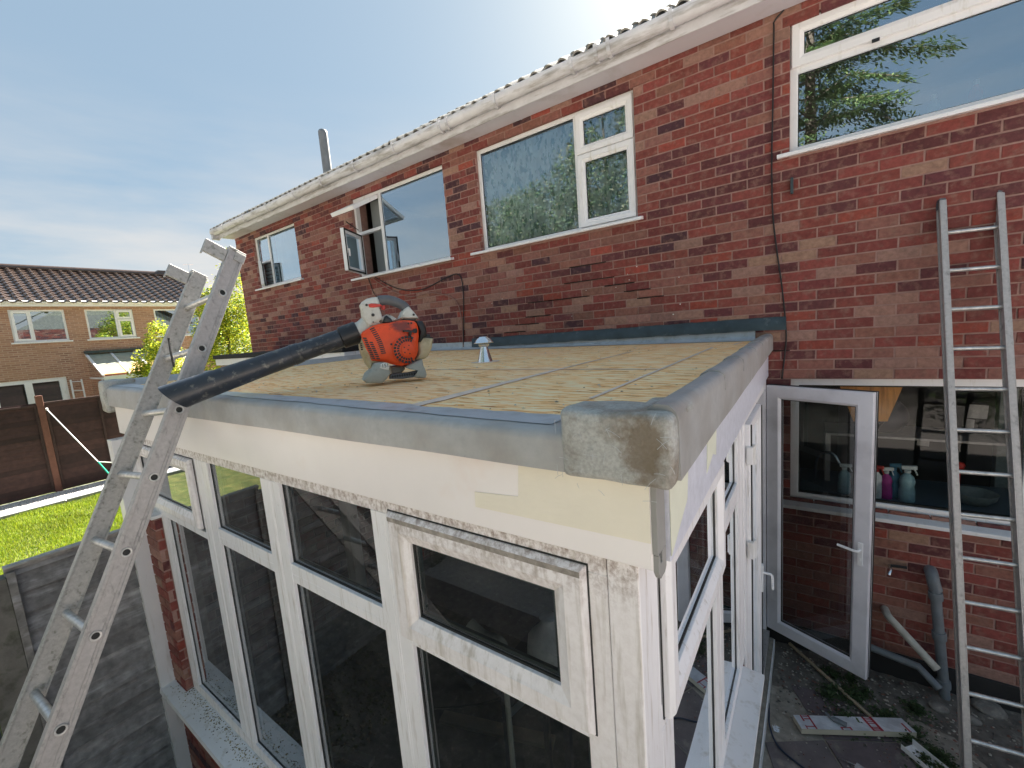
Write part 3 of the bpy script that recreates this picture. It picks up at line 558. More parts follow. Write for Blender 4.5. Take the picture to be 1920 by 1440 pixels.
# items on the inner sill of window 4
mb = MB(HF); mb.box(a, b, c - .05, c + .03, -.45, -.262); sub(mb, 'inner_sill', 'upvc_clean', w4)
def bottle(loc, h, r, mt, capm, label, spray=True, cat='spray bottle', group=None, ang=0.0):
    t = thing('spray_bottle' if spray else 'bottle', label, cat, loc, group)
    mb = MB(); mb.lathe([(0, 0), (r, .002), (r * 1.03, h * .05), (r * 1.0, h * .3), (r * .86, h * .42), (r * 1.0, h * .55), (r * .8, h * .68), (r * .36, h * .76), (r * .34, h * .8), (0, h * .8)], loc, seg=16); mb.build('body', mt, t, smooth=50)
    mb = MB(); L = Vector(loc); d = V(math.cos(ang), math.sin(ang), 0)
    if spray:
        mb.tube([L + V(0, 0, h * .79), L + V(0, 0, h * .87)], r * .42, 10)
        mb.obox(L + V(0, 0, h * .92) - d * r * .7, L + V(0, 0, h * .95) + d * r * 1.1, r * .5, h * .1); mb.obox(L + V(0, 0, h * .9) + d * r * .8, L + V(0, 0, h * .74) + d * r * 1.15, r * .2, r * .2, up=(1, 0, 0))
    else: mb.tube([L + V(0, 0, h * .78), L + V(0, 0, h * .9)], r * .4, 10)
    mb.build('spray_head' if spray else 'cap', capm, t, bevel=.002)
bottle((aty(1762, 180, .16).x, .33, c + .03), .24, .035, 'aqua_pl', 'white_pl', 'pale blue bottle standing inside the top right upstairs window, left of the others', False, 'bottle')
bottle((aty(1845, 160, .16).x, .33, c + .03), .26, .035, 'red_pl', 'white_pl', 'pink bottle with pale cap inside the top right upstairs window', False, 'bottle')
mb = MB(); cx = aty(1640, 250, .2).x; mb.box(cx - .16, cx + .12, .30, .42, c + .03, c + .11); tag(mb.build('storage_box', 'aqua_pl', None, bevel=.006), 'pale green box on the sill inside the top right upstairs window', 'box')
# kitchen window
a, b, c, d = OP[4]; kw = newwin(HF, OP[4], house, lab='wide ground floor kitchen window with spray bottles behind the glass', w=.055)
pane(HF, a + .055, aty(1911, 900, 0).x + .02, c + .055, d - .055, WN - .02, kw, 'glass_k'); mb = MB(HF); xm = aty(1911, 900, 0).x; mb.box(xm + .03, xm + .09, c + .055, d - .055, WN - .06, WN - .001); sub(mb, 'mullion', 'upvc_clean', kw)
pane(HF, xm + .1, b - .055, c + .055, d - .055, WN - .02, kw, 'glass_k')
sl = sillm(HF, a - .10, b + .05, c - .03, kw, n1=.075, mt='upvc'); 
mb = MB(HF); mb.box(a - .02, b + .02, c - .045, c - .002, -.05, .0); sub(mb, 'sub_sill', 'mortar', kw)

# kitchen contents -----------------------------------------------------
mb = MB(); mb.box(-.6, 3.6, .265, .95, Z(-1.62), Z(-1.58)); tag(mb.build('kitchen_worktop', 'worktop', None, bevel=.004), 'slate blue worktop behind the kitchen window', 'worktop')
wz = Z(-1.58)
for i, (px, hgt, r, bmt, hm, lab, y) in enumerate(((1583, .25, .045, 'aqua_pl', 'white_pl', 'pale spray bottle seen through the open door pane', .40), (1643, .27, .042, 'white_pl', 'red_pl', 'white spray bottle with red head beside the open door edge', .38), (1662, .26, .038, 'pink_pl', 'white_pl', 'magenta spray bottle between the white and the blue ones', .38),
        (1676, .28, .04, 'blue_pl', 'blue_pl', 'dark blue spray bottle between the magenta and the pale blue ones', .44), (1701, .29, .05, 'aqua_pl', 'white_pl', 'pale blue spray bottle, rightmost of the row in the kitchen window', .38))):
    p = aty(px, 900, y); bottle((p.x, y, wz), hgt, r, bmt, hm, lab, ang=rnd(-.5, .3))
mb = MB(); mb.add([(aty(1560, 700, .34).x, .34, Z(-.50)), (aty(1710, 706, .34).x, .34, Z(-.50)), (aty(1664, 790, .34).x, .34, aty(1664, 790, .34).z), (aty(1600, 790, .34).x, .34, aty(1600, 790, .34).z)], [(0, 1, 2, 3)])
for v in list(mb.vs): mb.vs.append(v + V(0, .018, 0))
mb.fs += [(4, 7, 6, 5), (0, 4, 5, 1), (1, 5, 6, 2), (2, 6, 7, 3), (3, 7, 4, 0)]; mb.cs += [None] * 5
tag(mb.build('plywood_sheet', 'ply', None), 'orange plywood sheet propped inside the kitchen behind the window', 'plywood')
# dark rucksack
t = thing('rucksack', 'dark navy rucksack slumped on the shelf inside the kitchen window', 'rucksack', (0, 0, 0)); p = aty(1655, 830, .75)
mb = MB(); pr_ = []
for i in range(9):
    f = i / 8; mb_ = None; pr_.append((.17 * math.sin(math.pi * (.15 + .8 * f)) ** .7 + .01, .30 * f))
mb.lathe(pr_, (p.x, .85, Z(-1.13)), seg=18); mb.build('bag_body', 'navy', t, smooth='all'); mb = MB(); mb.tube(smoothpath([(p.x - .05, .70, Z(-1.1)), (p.x + .02, .66, Z(-.95)), (p.x + .08, .70, Z(-.85))]), .012, 6); mb.build('strap', 'black', t, smooth='all')
mb = MB(); mb.box(.1, 1.9, .62, 1.05, Z(-1.15), Z(-1.13)); mb.box(.1, .14, .64, 1.04, wz, Z(-1.15)); mb.box(1.86, 1.9, .64, 1.04, wz, Z(-1.15)); tag(mb.build('kitchen_shelf', 'paperw', None, bevel=.003), 'pale rack shelf standing on the worktop behind the kitchen window', 'shelf')
for px, py, w_, h_, y, lab in ((1832, 772, .12, .10, .9, 'loose paper note pinned up high inside the kitchen window'), (1818, 795, .05, .07, .8, 'small pale bottle-shaped card hanging inside the kitchen window'), (1730, 828, .08, .06, .8, 'crumpled pale packet on the kitchen shelf')):
    p = aty(px, py, y); mb = MB(frame(p, (1, .2, 0), (.2, -1, 0))); mb.prism([(-w_ / 2, -h_ / 2), (w_ / 2, -h_ / 2 - .01), (w_ * .55, h_ / 2), (-w_ * .4, h_ / 2 + .01)], 0, .004); tag(mb.build('paper_note', 'paperw', None), lab, 'paper')
p = aty(1876, 860, 1.2); mb = MB(); mb.box(p.x - .05, p.x + .05, 1.1, 1.2, .05, Z(-.46)); tag(mb.build('white_post', 'clearish', None, bevel=.004), 'pale upright post inside the kitchen behind the right ladder', 'post')
p = aty(1800, 873, .5); mb = MB(); mb.lathe([(0, -.03), (.022, -.022), (.03, 0), (.022, .022), (0, .03)], (p.x, .5, p.z), seg=14); mb.tube([(p.x, .5, p.z - .02), (p.x, .5, wz)], .006, 6); tag(mb.build('scrubbing_brush', 'red_pl', None, smooth=60), 'round red brush head sticking up inside the kitchen window', 'brush')
p = aty(1830, 935, .45); mb = MB(); mb.lathe([(.0, 0), (.07, .0), (.12, .05), (.13, .09), (.12, .09), (.065, .012), (0, .012)], (p.x, .5, wz), seg=20); tag(mb.build('glass_bowl', 'clearish', None, smooth=50), 'greenish glass bowl on the worktop behind the right ladder', 'bowl')
p = aty(1560, 830, .6); mb = MB(); mb.tube(smoothpath([(p.x - .12, .6, wz), (p.x - .1, .55, wz + .25), (p.x, .5, wz + .3), (p.x + .06, .48, wz + .2)]), .012, 8); tag(mb.build('kitchen_tap', 'zinc', None, smooth='all'), 'curved metal tap inside the kitchen seen through the open door', 'tap')

# ------------------------------------------------------------------ conservatory
cons = thing('conservatory', 'flat-roofed white conservatory with bare chipboard roof deck and grey fibreglass edging', 'conservatory', (-2.2, -1.6, 0))
FY = -3.125; FF = frame((0, FY, 0), (1, 0, 0), (0, -1, 0))            # front frames
SX = -.307; SF = frame((SX, 0, 0), (0, -1, 0), (1, 0, 0))             # side frames, u = distance from the house
def dz(x): return Z(-.2425 + (-x - .3) * .0135)
XF0, XF1 = -4.12, -.252
# dwarf walls (brick)
def brickwall(name, fr, u0, u1, v0, v1, par, back=.1, n=0, objs=False, ph=0):
    mb = MB(fr); mb.box(u0, u1, v0, v1, n - back, n - .006); w_ = mb.build(name, 'mortar', par)
    mb = MB(fr)
    for b in courses(u0, u1, v0 + .005, v1, ph=ph):
        if objs and b[4]:
            m = MB(fr); brick(m, b[0], b[1], b[2], b[3], n, bcol(b[0] * 3, b[2])); m.build('brick', 'brick', w_)
        else: brick(mb, b[0], b[1], b[2], b[3], n, bcol(b[0] * 3, b[2]))
    if mb.vs: mb.build('brickwork', 'brick', w_, kind='stuff')
    return w_
brickwall('dwarf_wall', FF, -3.95, -.32, -.375, Z(-2.44), cons, back=.22, n=.045, objs=False)
brickwall('dwarf_wall', SF, 1.44, 3.12, 0, Z(-2.03), cons, back=.1, n=.0)
brickwall('pier', FF, -4.0, -3.63, Z(-2.44), Z(-1.08), cons, back=.2, n=.045, ph=.0)
PR = frame((-3.63, 0, 0), (0, -1, 0), (1, 0, 0))
mb = MB(PR)
for i, b in enumerate(courses(-FY, -FY + .045, Z(-2.44) + .005, Z(-1.08))): brick(mb, b[0], b[1] - .004, b[2], b[3], .0015, bcol(0, b[2]))
mb.build('pier_return', 'brick', cons, kind='stuff')
mb = MB(FF); mb.box(-4.02, -3.60, Z(-1.078), Z(-1.055), -.05, .06); mb.build('pier_cap', 'upvc', cons, bevel=.003)
# inner left brick wall and floor of the conservatory
IW = frame((-3.99, 0, 0), (0, -1, 0), (1, 0, 0)); brickwall('inner_wall', IW, .02, 3.0, .02, Z(-.5), cons, back=.12)
mb = MB(); mb.box(-4.1, -.33, -3.0, -.02, -.37, .06); mb.build('floor', 'earth', cons, kind=None)
mb = MB(); mb.box(-4.1, -.33, -3.08, -.02, Z(-.36), Z(-.34)); 
for i in range(7): mb.box(-3.9 + i * .55, -3.85 + i * .55, -3.05, -.02, Z(-.50), Z(-.362))
mb.build('ceiling_joists', 'dark_room', cons)
mb = MB(frame((-3.9, 0, 0), (0, -1, 0), (1, 0, 0))); mb.box(1.5, 1.62, .06, Z(-.5), -.09, .04); mb.build('inner_post', 'upvc', cons, bevel=.004)
# roof deck boards
DX0, DX1 = -4.16, -.345
seams = [(-4.16, -3.09), (-3.09, -2.10), (-2.10, -1.10), (-1.10, -.575), (-.575, DX1)]
for i, (a, b) in enumerate(seams):
    ys = [(-3.09, -2.03), (-2.03, -.03)] if i % 2 else [(-3.09, -1.0), (-1.0, -.03)]
    if i == 4: ys = [(-3.09, -1.95), (-1.95, -.03)]
    if i == 2: ys = [(-3.09, -2.03), (-2.03, -.03)]
    for y0_, y1_ in ys:
        mb = MB(); g_ = .002; vs = [(x_, y_, dz(x_) + q - rnd(0, .0008)) for q in (-.018, 0) for y_ in (y0_ + g_, y1_ - g_) for x_ in (a + g_, b - g_)]
        mb.add(vs, [(0, 2, 3, 1), (4, 5, 7, 6), (0, 1, 5, 4), (2, 6, 7, 3), (0, 4, 6, 2), (1, 3, 7, 5)]); mb.build('deck_board', 'osb', cons)
mb = MB(); mb.add([(x_, y_, dz(x_) - .0245 + q) for q in (0, .004) for y_ in (-3.1, -.02) for x_ in (-4.2, -.3)], [(0, 2, 3, 1), (4, 5, 7, 6), (0, 1, 5, 4), (2, 6, 7, 3), (0, 4, 6, 2), (1, 3, 7, 5)]); mb.build('roof_underlay', 'dark_room', cons)
def strip(pts, w0, w1, name='joint_tape'):
    mb = MB(); n = 14; (xa, ya), (xb, yb) = pts; d = Vector((xb - xa, yb - ya)).normalized(); s_ = Vector((-d.y, d.x)); vs = []
    for i in range(n + 1):
        t = i / n; x_, y_ = xa + (xb - xa) * t, ya + (yb - ya) * t; w = (w0 + (w1 - w0) * t) / 2
        for k in (-1, 1): ww = w * (1 + rnd(-.25, .25)) * k; vs.append((x_ + s_.x * ww, y_ + s_.y * ww, dz(x_ + s_.x * ww) + .0022))
    mb.add(vs, [(2 * i, 2 * i + 1, 2 * i + 3, 2 * i + 2) for i in range(n)]); mb.build(name, 'tape', cons, recalc=False)
strip(((-1.10, -3.05), (-1.10, -1.95)), .06, .03); strip(((-1.10, -1.95), (-1.08, -.9)), .02, .012); strip(((-2.06, -2.03), (-.575, -1.97)), .014, .018)
strip(((-.575, -2.75), (-.575, -.7)), .014, .02); strip(((-2.10, -3.0), (-2.10, -2.1)), .008, .006); strip(((-.47, -.5), (-.45, -.2)), .02, .01)
mb = MB()
for x_ in [-4.05 + .61 * k for k in range(7)]:
    for k in range(11):
        a_, b_ = x_ + rnd(-.012, .012), -3.02 + k * .29 + rnd(-.02, .02); r_ = .0045
        mb.add([(a_ + r_ * math.cos(t_ * 1.047), b_ + r_ * math.sin(t_ * 1.047), dz(a_) + .0008) for t_ in range(6)], [tuple(range(6))], (.09, .085, .08))
for k in range(420):
    a_, b_ = rnd(-4.0, -.4), rnd(-3.0, -.1); r_ = rnd(.002, .008); z_ = dz(a_) + .001; c_ = random.choice(((.75, .65, .45), (.3, .24, .18), (.5, .5, .5), (.8, .75, .6)))
    mb.add([(a_ + r_ * math.cos(t_) * rnd(.5, 1.6), b_ + r_ * math.sin(t_) * rnd(.5, 1), z_) for t_ in (0, 1.6, 3, 4.5)] + [(a_, b_, z_ + r_ * .5)], [(0, 1, 4), (1, 2, 4), (2, 3, 4), (3, 0, 4)], c_)
mb.build('screws_and_sawdust', 'weed', cons, kind='stuff', recalc=False)
# fibreglass edging
def loft(mb, secs):
    k = len(secs[0]); mb.add([p for s_ in secs for p in s_], [(i * k + j, i * k + (j + 1) % k, (i + 1) * k + (j + 1) % k, (i + 1) * k + j) for i in range(len(secs) - 1) for j in range(k)] + [tuple(range(k))[::-1], tuple(range((len(secs) - 1) * k, len(secs) * k))])
TY = -3.175
def wob(x, s=1.0): return noise.noise(Vector((x * 2.3, s * 7, .5))) * .003
mb = MB(); secs = []
for i in range(41):
    x_ = XF0 - .04 + (-.40 - XF0 + .04) * i / 40; z_ = dz(x_); w = wob(x_); zb = Z(-.322) + wob(x_, 2)
    secs.append([(x_, -3.055 + w, z_ + .002), (x_, -3.06 + w, z_ + .008), (x_, -3.13, z_ + .011 + w), (x_, -3.155, z_ + .008 + w), (x_, -3.169, z_ - .002), (x_, TY + w * .4, z_ - .016), (x_, TY + w, zb), (x_, TY + .006, zb), (x_, TY + .008, z_ - .03), (x_, -3.06, z_ - .012)])
loft(mb, secs); mb.build('front_edge_trim', 'grp', cons, smooth=50)
mb = MB(); n = 60; top = [(XF0 + 3.62 * i / n, -3.135 + rnd(-.004, .004)) for i in range(n + 1)]; bot = [(XF0 + 3.62 * i / n, -3.04 + rnd(-.008, .012) * (1.3 if i > 40 else 1)) for i in range(n + 1)]
vs = [(x_, y_, dz(x_) + .0125 + wob(x_)) for x_, y_ in top] + [(x_, y_, dz(x_) + .0105) for x_, y_ in bot]
mb.add(vs, [(i, i + 1, n + 2 + i, n + 1 + i) for i in range(n)]); mb.build('resin_strip', 'grp_top', cons, recalc=False)
def kerb(name, xin, xout, y0_, y1_, zt0, zt1, out):     # raised verge along Y
    mb = MB(); secs = []; top_ = MB()
    for i in range(31):
        t = i / 30; y_ = y0_ + (y1_ - y0_) * t; xi = xin[0] + (xin[1] - xin[0]) * t; xo = xout[0] + (xout[1] - xout[0]) * t; zt = zt0 + (zt1 - zt0) * t; d = dz(xi); s_ = out; w = wob(y_, 3) * 1.5
        zb = Z(-.322) + wob(y_, 4)
        secs.append([(xi, y_, d + .003), (xi + s_ * .022, y_, d + .012), (xi + s_ * .05, y_, zt - .016 + w), (xo - s_ * .045, y_, zt + w), (xo - s_ * .018, y_, zt - .002 + w), (xo - s_ * .004, y_, zt - .012), (xo, y_, zt - .03), (xo + s_ * w * .4, y_, zb), (xo - s_ * .006, y_, zb), (xo - s_ * .012, y_, zt - .04), (xi, y_, d - .01)])
    loft(mb, secs); return mb.build(name, 'grp', cons, smooth=50)
kerb('verge_trim', (-.395, -.33), (-.256, -.21), -.03, -3.14, Z(-.195), Z(-.172), 1)
kerb('verge_trim', (-4.10, -4.10), (-4.24, -4.24), -.03, -3.14, dz(-4.2) + .045, dz(-4.2) + .045, -1)
# brushed resin laps on the right verge
for y_ in (-2.55, -2.05, -1.5, -1.05, -.62):
    mb = MB(); secs = []
    for i in range(5):
        y2 = y_ + .03 * i + rnd(-.003, .003); t = -y2 / 3.1; xi = -.395 + .065 * t; xo = -.256 + .046 * t; zt = Z(-.195) + .023 * t
        secs.append([(xi + .03, y2, dz(xi) + .02), (xi + .055, y2, zt - .009), (xo - .045, y2, zt + .002), (xo - .017, y2, zt + .0008), (xo - .001, y2, zt - .013), (xo + .0012, y2, zt - .06), (xo - .002, y2, zt - .06), (xo - .02, y2, zt - .01), (xi + .05, y2, zt - .02)])
    loft(mb, secs); mb.build('resin_lap', 'grp', cons, smooth=60)
def roundbox(name, x0, x1, y0_, y1_, z0_, z1_, mt, par, bev=.02, bumpy=.002, taper=0):
    bm = bmesh.new(); bmesh.ops.create_cube(bm, size=1); 
    for v in bm.verts: v.co = Vector((x0 + (v.co.x + .5) * (x1 - x0), y0_ + (v.co.y + .5) * (y1_ - y0_), z0_ + (v.co.z + .5) * (z1_ - z0_)))
    bmesh.ops.bevel(bm, geom=bm.edges[:] , offset=bev, segments=4, profile=.5, affect='EDGES')
    bmesh.ops.subdivide_edges(bm, edges=[e for e in bm.edges if e.calc_length() > .05], cuts=7, use_grid_fill=True)
    for v in bm.verts: v.co += Vector((noise.noise(v.co * 14), noise.noise(v.co * 14 + Vector((5, 0, 0))), noise.noise(v.co * 14 + Vector((0, 9, 0))))) * bumpy
    me = bpy.data.meshes.new(name); bm.to_mesh(me); bm.free(); me.materials.append(M[mt]); me.polygons.foreach_set('use_smooth', [True] * len(me.polygons))
    o = bpy.data.objects.new(name, me); COL.objects.link(o); return setp(o, par) if par else o
plab(roundbox('corner_cap', -.455, -.215, -3.182, -3.06, Z(-.334), Z(-.180), 'grp_raw', cons, .016, .005), 'thick hairy fibreglass corner with brown stain')
roundbox('corner_cap', -.31, -.2125, -3.180, -2.99, Z(-.332), Z(-.181), 'grp_raw', cons, .018, .003)
roundbox('corner_cap', -4.255, -4.13, -3.190, -3.0, Z(-.37), dz(-4.2) + .05, 'grp_raw', cons, .02, .008)
mb = MB()
for i in range(26):
    x_ = rnd(-.47, -.2); z_ = rnd(Z(-.355), Z(-.18)); a = rnd(0, 6.3); L = rnd(.01, .035); y_ = -3.194
    mb.tube([(x_, y_, z_), (x_ + math.cos(a) * L * .5, y_ - rnd(0, .003), z_ + math.sin(a) * L * .5 + .002), (x_ + math.cos(a) * L, y_ - rnd(0, .002), z_ + math.sin(a) * L)], .0004, 3)
mb.build('loose_fibres', 'grp_top', cons, kind='stuff')
# upstand and lead flashing on the house wall
mb = MB(); secs = []
for i in range(31):
    x_ = -4.1 + 3.72 * i / 30; zz = dz(x_); w = wob(x_, 6) * 2; secs.append([(x_, -.13, zz + .003), (x_, -.045, zz + .010), (x_, -.016, zz + .03), (x_, -.012, zz + .085 + w), (x_, -.006, zz + .085 + w), (x_, -.004, zz - .01)])
loft(mb, secs); mb.build('wall_upstand', 'grp_top', cons, smooth=50)
for (a, b) in ((-3.36, -2.62), (-2.62, -1.62), (-1.62, -.88), (-.88, -.20)):
    mb = MB(); n = 10; vs = []
    for i in range(n + 1):
        x_ = a + (b - a + .03) * i / n; zt = Z(-.068) - (.026 if i % 2 else .02) * 0 + rnd(-.003, .003) + (x_ + .2) * .004; zb = zt - .098 + rnd(-.003, .003)
        o_ = -.016 if a > -2 else -.018
        vs += [(x_, -.004, zt + .004), (x_, o_ - rnd(0, .004), zt - .004), (x_, o_ - .012 - rnd(0, .006), zb), (x_, -.008, zb)]
    mb.add(vs, [(4 * i + j, 4 * i + (j + 1) % 4, 4 * i + 4 + (j + 1) % 4, 4 * i + 4 + j) for i in range(n) for j in range(4)]); mb.build('lead_flashing', 'lead', cons, smooth=60)
# fascia boards
mb = MB(FF); mb.box(XF0, -.268, Z(-.525), Z(-.30), .008, .024); mb.build('fascia_board', 'fascia', cons, bevel=.003)
mb = MB(FF); mb.box(XF0, -.268, Z(-.50), Z(-.32), -.012, .0075); mb.build('fascia_backing', 'upvc_grey', cons)
# grey moulded end of the fascia with its hollow nose
EF = frame((-.268, FY, 0), (0, 1, 0), (1, 0, 0))
mb = MB(EF); mb.box(-.024, .032, Z(-.487), Z(-.30), 0, .012); 
mb.prism([(-.022, Z(-.527)), (-.010, Z(-.545)), (.020, Z(-.545)), (.032, Z(-.535)), (.032, Z(-.4875)), (.006, Z(-.4875)), (.004, Z(-.512)), (-.008, Z(-.512)), (-.012, Z(-.49)), (-.020, Z(-.49))], 0, .012); mb.build('fascia_end', 'upvc_grey', cons, bevel=.001)
mb = MB(EF); mb.box(-.019, .005, Z(-.522), Z(-.4885), .0005, .004); mb.build('hollow_nose', 'seal', cons)
FA, FB = V(-.2885, -.02, 0), V(-.250, -3.08, 0); SFr = frame(FA, FB - FA, V(1, .0126, 0)); LF = (FB - FA).length
mb = MB(SFr); mb.box(0, LF, Z(-.535), Z(-.30), -.016, 0); mb.build('fascia_board', 'film', cons, bevel=.002)
# paper left on the fascias
def sheet(fr, pts, n, mt, name='masking_paper', lab=None):
    mb = MB(fr); mb.prism(pts, n, n + .0015); o = mb.build(name, mt, cons); 
    if lab: plab(o, lab)
fp = lambda x, y: (lambda p: (p.x, p.z))(aty(x, y, FY - .025))
sheet(FF, [fp(890, 922), fp(972, 931), fp(972, 868), fp(1075, 888), (-.27, Z(-.335)), (-.27, fp(1214, 1018)[1]), fp(1080, 990), fp(892, 950)], .0245, 'paper')
sp = lambda y0_, a, b: (y0_, a, b)
sheet(SFr, [(LF - .19, Z(-.33)), (LF, Z(-.33)), (LF, Z(-.52)), (LF - .16, Z(-.45))], .0005, 'paper2'); sheet(SFr, [(LF - .60, Z(-.325)), (LF - .44, Z(-.325)), (LF - .42, Z(-.47)), (LF - .52, Z(-.44)), (LF - .58, Z(-.46))], .0005, 'paper2')
# ---- front frame: members
def fbar(u0, u1, v0, v1, name='mullion', n1=0.0, mt='upvc_frame', fr=FF, dep=.06, lab=None, fl=True):
    mb = MB(fr); mb.box(u0, u1, v0, v1, n1 - dep, n1)
    if fl:
        if u1 - u0 < v1 - v0: c_ = (u0 + u1) / 2; mb.box(c_ - .007, c_ - .0045, v0, v1, n1 - .001, n1 + .0012); mb.box(c_ + .0045, c_ + .007, v0, v1, n1 - .001, n1 + .0012)
        else: c_ = v0 + (v1 - v0) * .45; mb.box(u0, u1, c_ - .002, c_ + .002, n1 - .001, n1 + .0012)
    o = mb.build(name, mt, cons, bevel=.002)
    if lab: plab(o, lab)
    return o
ZH0, ZH1, ZB0, ZB1 = Z(-.582), Z(-.515), Z(-2.372), Z(-2.302)
T0, T1 = Z(-1.045), Z(-.957)
gl = [(-3.50, -2.84), (-2.665, -2.06), (-1.895, -1.255), (-1.112, -.455)]
fbar(-3.95, -.384, ZH0, ZH1, 'head_rail', mt='upvc_dirty', fl=False); fbar(-3.62, -.384, ZB0, ZB1, 'bottom_rail', mt='upvc_dirty')
fbar(-3.62, -3.50, ZB1, T0 - .02, 'jamb'); 
for a, b in zip(gl[:-1], gl[1:]): fbar(a[1] , b[0], ZB1, ZH0, 'mullion')
fbar(-.455, -.384, ZB1, ZH0, 'jamb', mt='upvc_dirty', fl=False); fbar(-.3815, -.309, ZB0, Z(-.50), 'corner_post', n1=.002, mt='upvc_dirty', fl=False)
mb = MB(SF); mb.box(3.0, -FY - .0, ZB0, Z(-.50), -.05, .0); mb.build('corner_post', 'upvc_frame', cons, bevel=.003)
fbar(gl[1][0], gl[1][1], T0, T1, 'transom', dep=.058, n1=-.002); fbar(gl[2][0], gl[2][1], T0, T1, 'transom', dep=.058, n1=-.002); fbar(gl[3][0], gl[3][1], T0, T0 + .03, 'transom', dep=.058, n1=-.002, fl=False); fbar(-3.95, gl[0][1], T0 - .02, T0 + .02, 'transom', dep=.058, n1=-.002, fl=False)
def glazed(fr, u0, u1, v0, v1, n=-.02, mt='glass_c'):
    mb = MB(fr); mb.add([mb.P(u0, v0, n), mb.P(u1, v0, n), mb.P(u1, v1, n), mb.P(u0, v1, n)], [(0, 1, 2, 3)]); p_ = mb.build('pane', mt, cons, recalc=False)
    mb = MB(fr); mb.ring(u0, u1, v0, v1, [(0, n + .004), (.006, n + .003), (.006, n + .001), (0, n + .001)]); mb.ring(u0, u1, v0, v1, [(0, n - .025), (.009, n - .025), (.009, n - .003), (0, n - .003)]); mb.build('seal', 'seal', p_)
    mb = MB(fr); mb.ring(u0 + .008, u1 - .008, v0 + .008, v1 - .008, [(0, n - .017), (.010, n - .017), (.010, n - .006), (0, n - .006)]); mb.build('spacer_bar', 'spacer', p_)
for i, (a, b) in enumerate(gl): glazed(FF, a, b, ZB1, T0 - (.02 if i == 0 else 0))
for a, b in gl[1:3]: glazed(FF, a, b, T1, ZH0)
def opener(fr, u0, u1, v0, v1, w=.085, n1=.028, lab=None, dirty=True, gi=None):
    mb = MB(fr); mb.ring(u0, u1, v0, v1, [(0, n1 - .045), (0, n1 - .012), (.012, n1), (w * .62, n1), (w * .70, n1 - .004), (w, n1 - .016), (w, n1 - .05)]); s_ = mb.build('sash', 'upvc_dirty' if dirty else 'upvc_frame', cons, bevel=.001)
    if lab: plab(s_, lab)
    glazed(fr, u0 + w, u1 - w, v0 + w, v1 - w, n=n1 - .03)
    mb = MB(fr); mb.ring(u0 - .004, u1 + .004, v0 - .004, v1 + .004, [(0, -.001), (.006, -.001), (.006, .002), (0, .002)]); mb.build('seal', 'seal', s_); return s_
opener(FF, -1.155, -.434, Z(-1.02), Z(-.567), w=.093, n1=.018, lab='grimy opening top sash nearest the corner')
mb = MB(FF); mb.box(-1.145, -.445, Z(-.595), Z(-.580), .0181, .0184); mb.build('grime_strip', 'grime', cons)
opener(FF, -3.90, -2.86, Z(-1.0), Z(-.585), w=.08, lab='opening top sash at the far left end')
# front sill with moss and debris
mb = MB(FF); pr_ = [(-.03, ZB0 - .04), (-.03, ZB0 - .002), (.004, ZB0 - .002), (.135, ZB0 - .016), (.14, ZB0 - .045), (.132, ZB0 - .045), (.128, ZB0 - .024), (.0, ZB0 - .025), (.0, ZB0 - .04)]; k = len(pr_)
mb.add([mb.P(u, z, n) for u in (-3.86, -.2) for n, z in pr_], [tuple(range(k)), tuple(range(k, 2 * k))[::-1]] + [(i, (i + 1) % k, k + (i + 1) % k, k + i) for i in range(k)]); mb.build('window_sill', 'upvc', cons)
mb = MB()
for i in range(900):
    u = rnd(-3.8, -1.6); q = abs(random.gauss(0, .045)) + .006
    if q > .12: continue
    r = rnd(.0015, .006); z_ = ZB0 - .002 - .1 * q + r * .3; c_ = random.choice(((.30, .24, .10), (.2, .17, .1), (.42, .36, .2), (.08, .07, .05)))
    p = V(u, FY - q, z_); vs = [p + V(math.cos(t) * r * rnd(.5, 1.4), math.sin(t) * r * rnd(.5, 1.4), 0) for t in (0, 1.5, 3, 4.6)] + [p + V(0, 0, r * .8)]
    mb.add(vs, [(0, 1, 4), (1, 2, 4), (2, 3, 4), (3, 0, 4)], c_)
mb.build('moss_debris', 'weed', cons, kind='stuff')
# ---- side frame
su = lambda x, y: -atx(x, y, SX).y
s_sash = (su(1348, 1049), su(1240, 1200)); s2 = (1.62, 2.10)
ZS = Z(-2.0)
fbar(1.43, 3.0, Z(-.60), Z(-.52), 'head_rail', fr=SF, fl=False, mt='upvc_frame'); fbar(1.43, 3.0, ZS, ZS + .065, 'bottom_rail', fr=SF)
fbar(2.10, 2.25, ZS + .065, Z(-.60), 'mullion', fr=SF); fbar(1.43, 1.62, ZS + .065, Z(-.60), 'mullion', fr=SF)
fbar(1.62, 2.10, Z(-.97), Z(-.872), 'transom', fr=SF, dep=.058, n1=-.002); fbar(2.25, 3.0, Z(-1.06), Z(-.99), 'transom', fr=SF, dep=.058, n1=-.002)
fbar(2.9, 3.0, ZS + .065, Z(-1.06), 'jamb', fr=SF, fl=False)
glazed(SF, 1.62, 2.10, ZS + .065, Z(-.97)); glazed(SF, 1.62, 2.10, Z(-.872), Z(-.60)); glazed(SF, 2.25, 2.9, ZS + .065, Z(-1.06))
opener(SF, s_sash[0], s_sash[1] + .0, Z(-1.03), Z(-.57), w=.078, lab='opening top sash on the right-hand side', dirty=False)
mb = MB(SF); pr_ = [(-.03, ZS - .03), (-.03, ZS - .001), (.0, ZS - .001), (.10, ZS - .012), (.106, ZS - .012), (.106, ZS - .04), (.10, ZS - .04)]; k = len(pr_)
mb.add([mb.P(u, z, n) for u in (1.50, 3.0) for n, z in pr_], [tuple(range(k)), tuple(range(k, 2 * k))[::-1]] + [(i, (i + 1) % k, k + (i + 1) % k, k + i) for i in range(k)]); mb.build('window_sill', 'upvc', cons, bevel=.002)
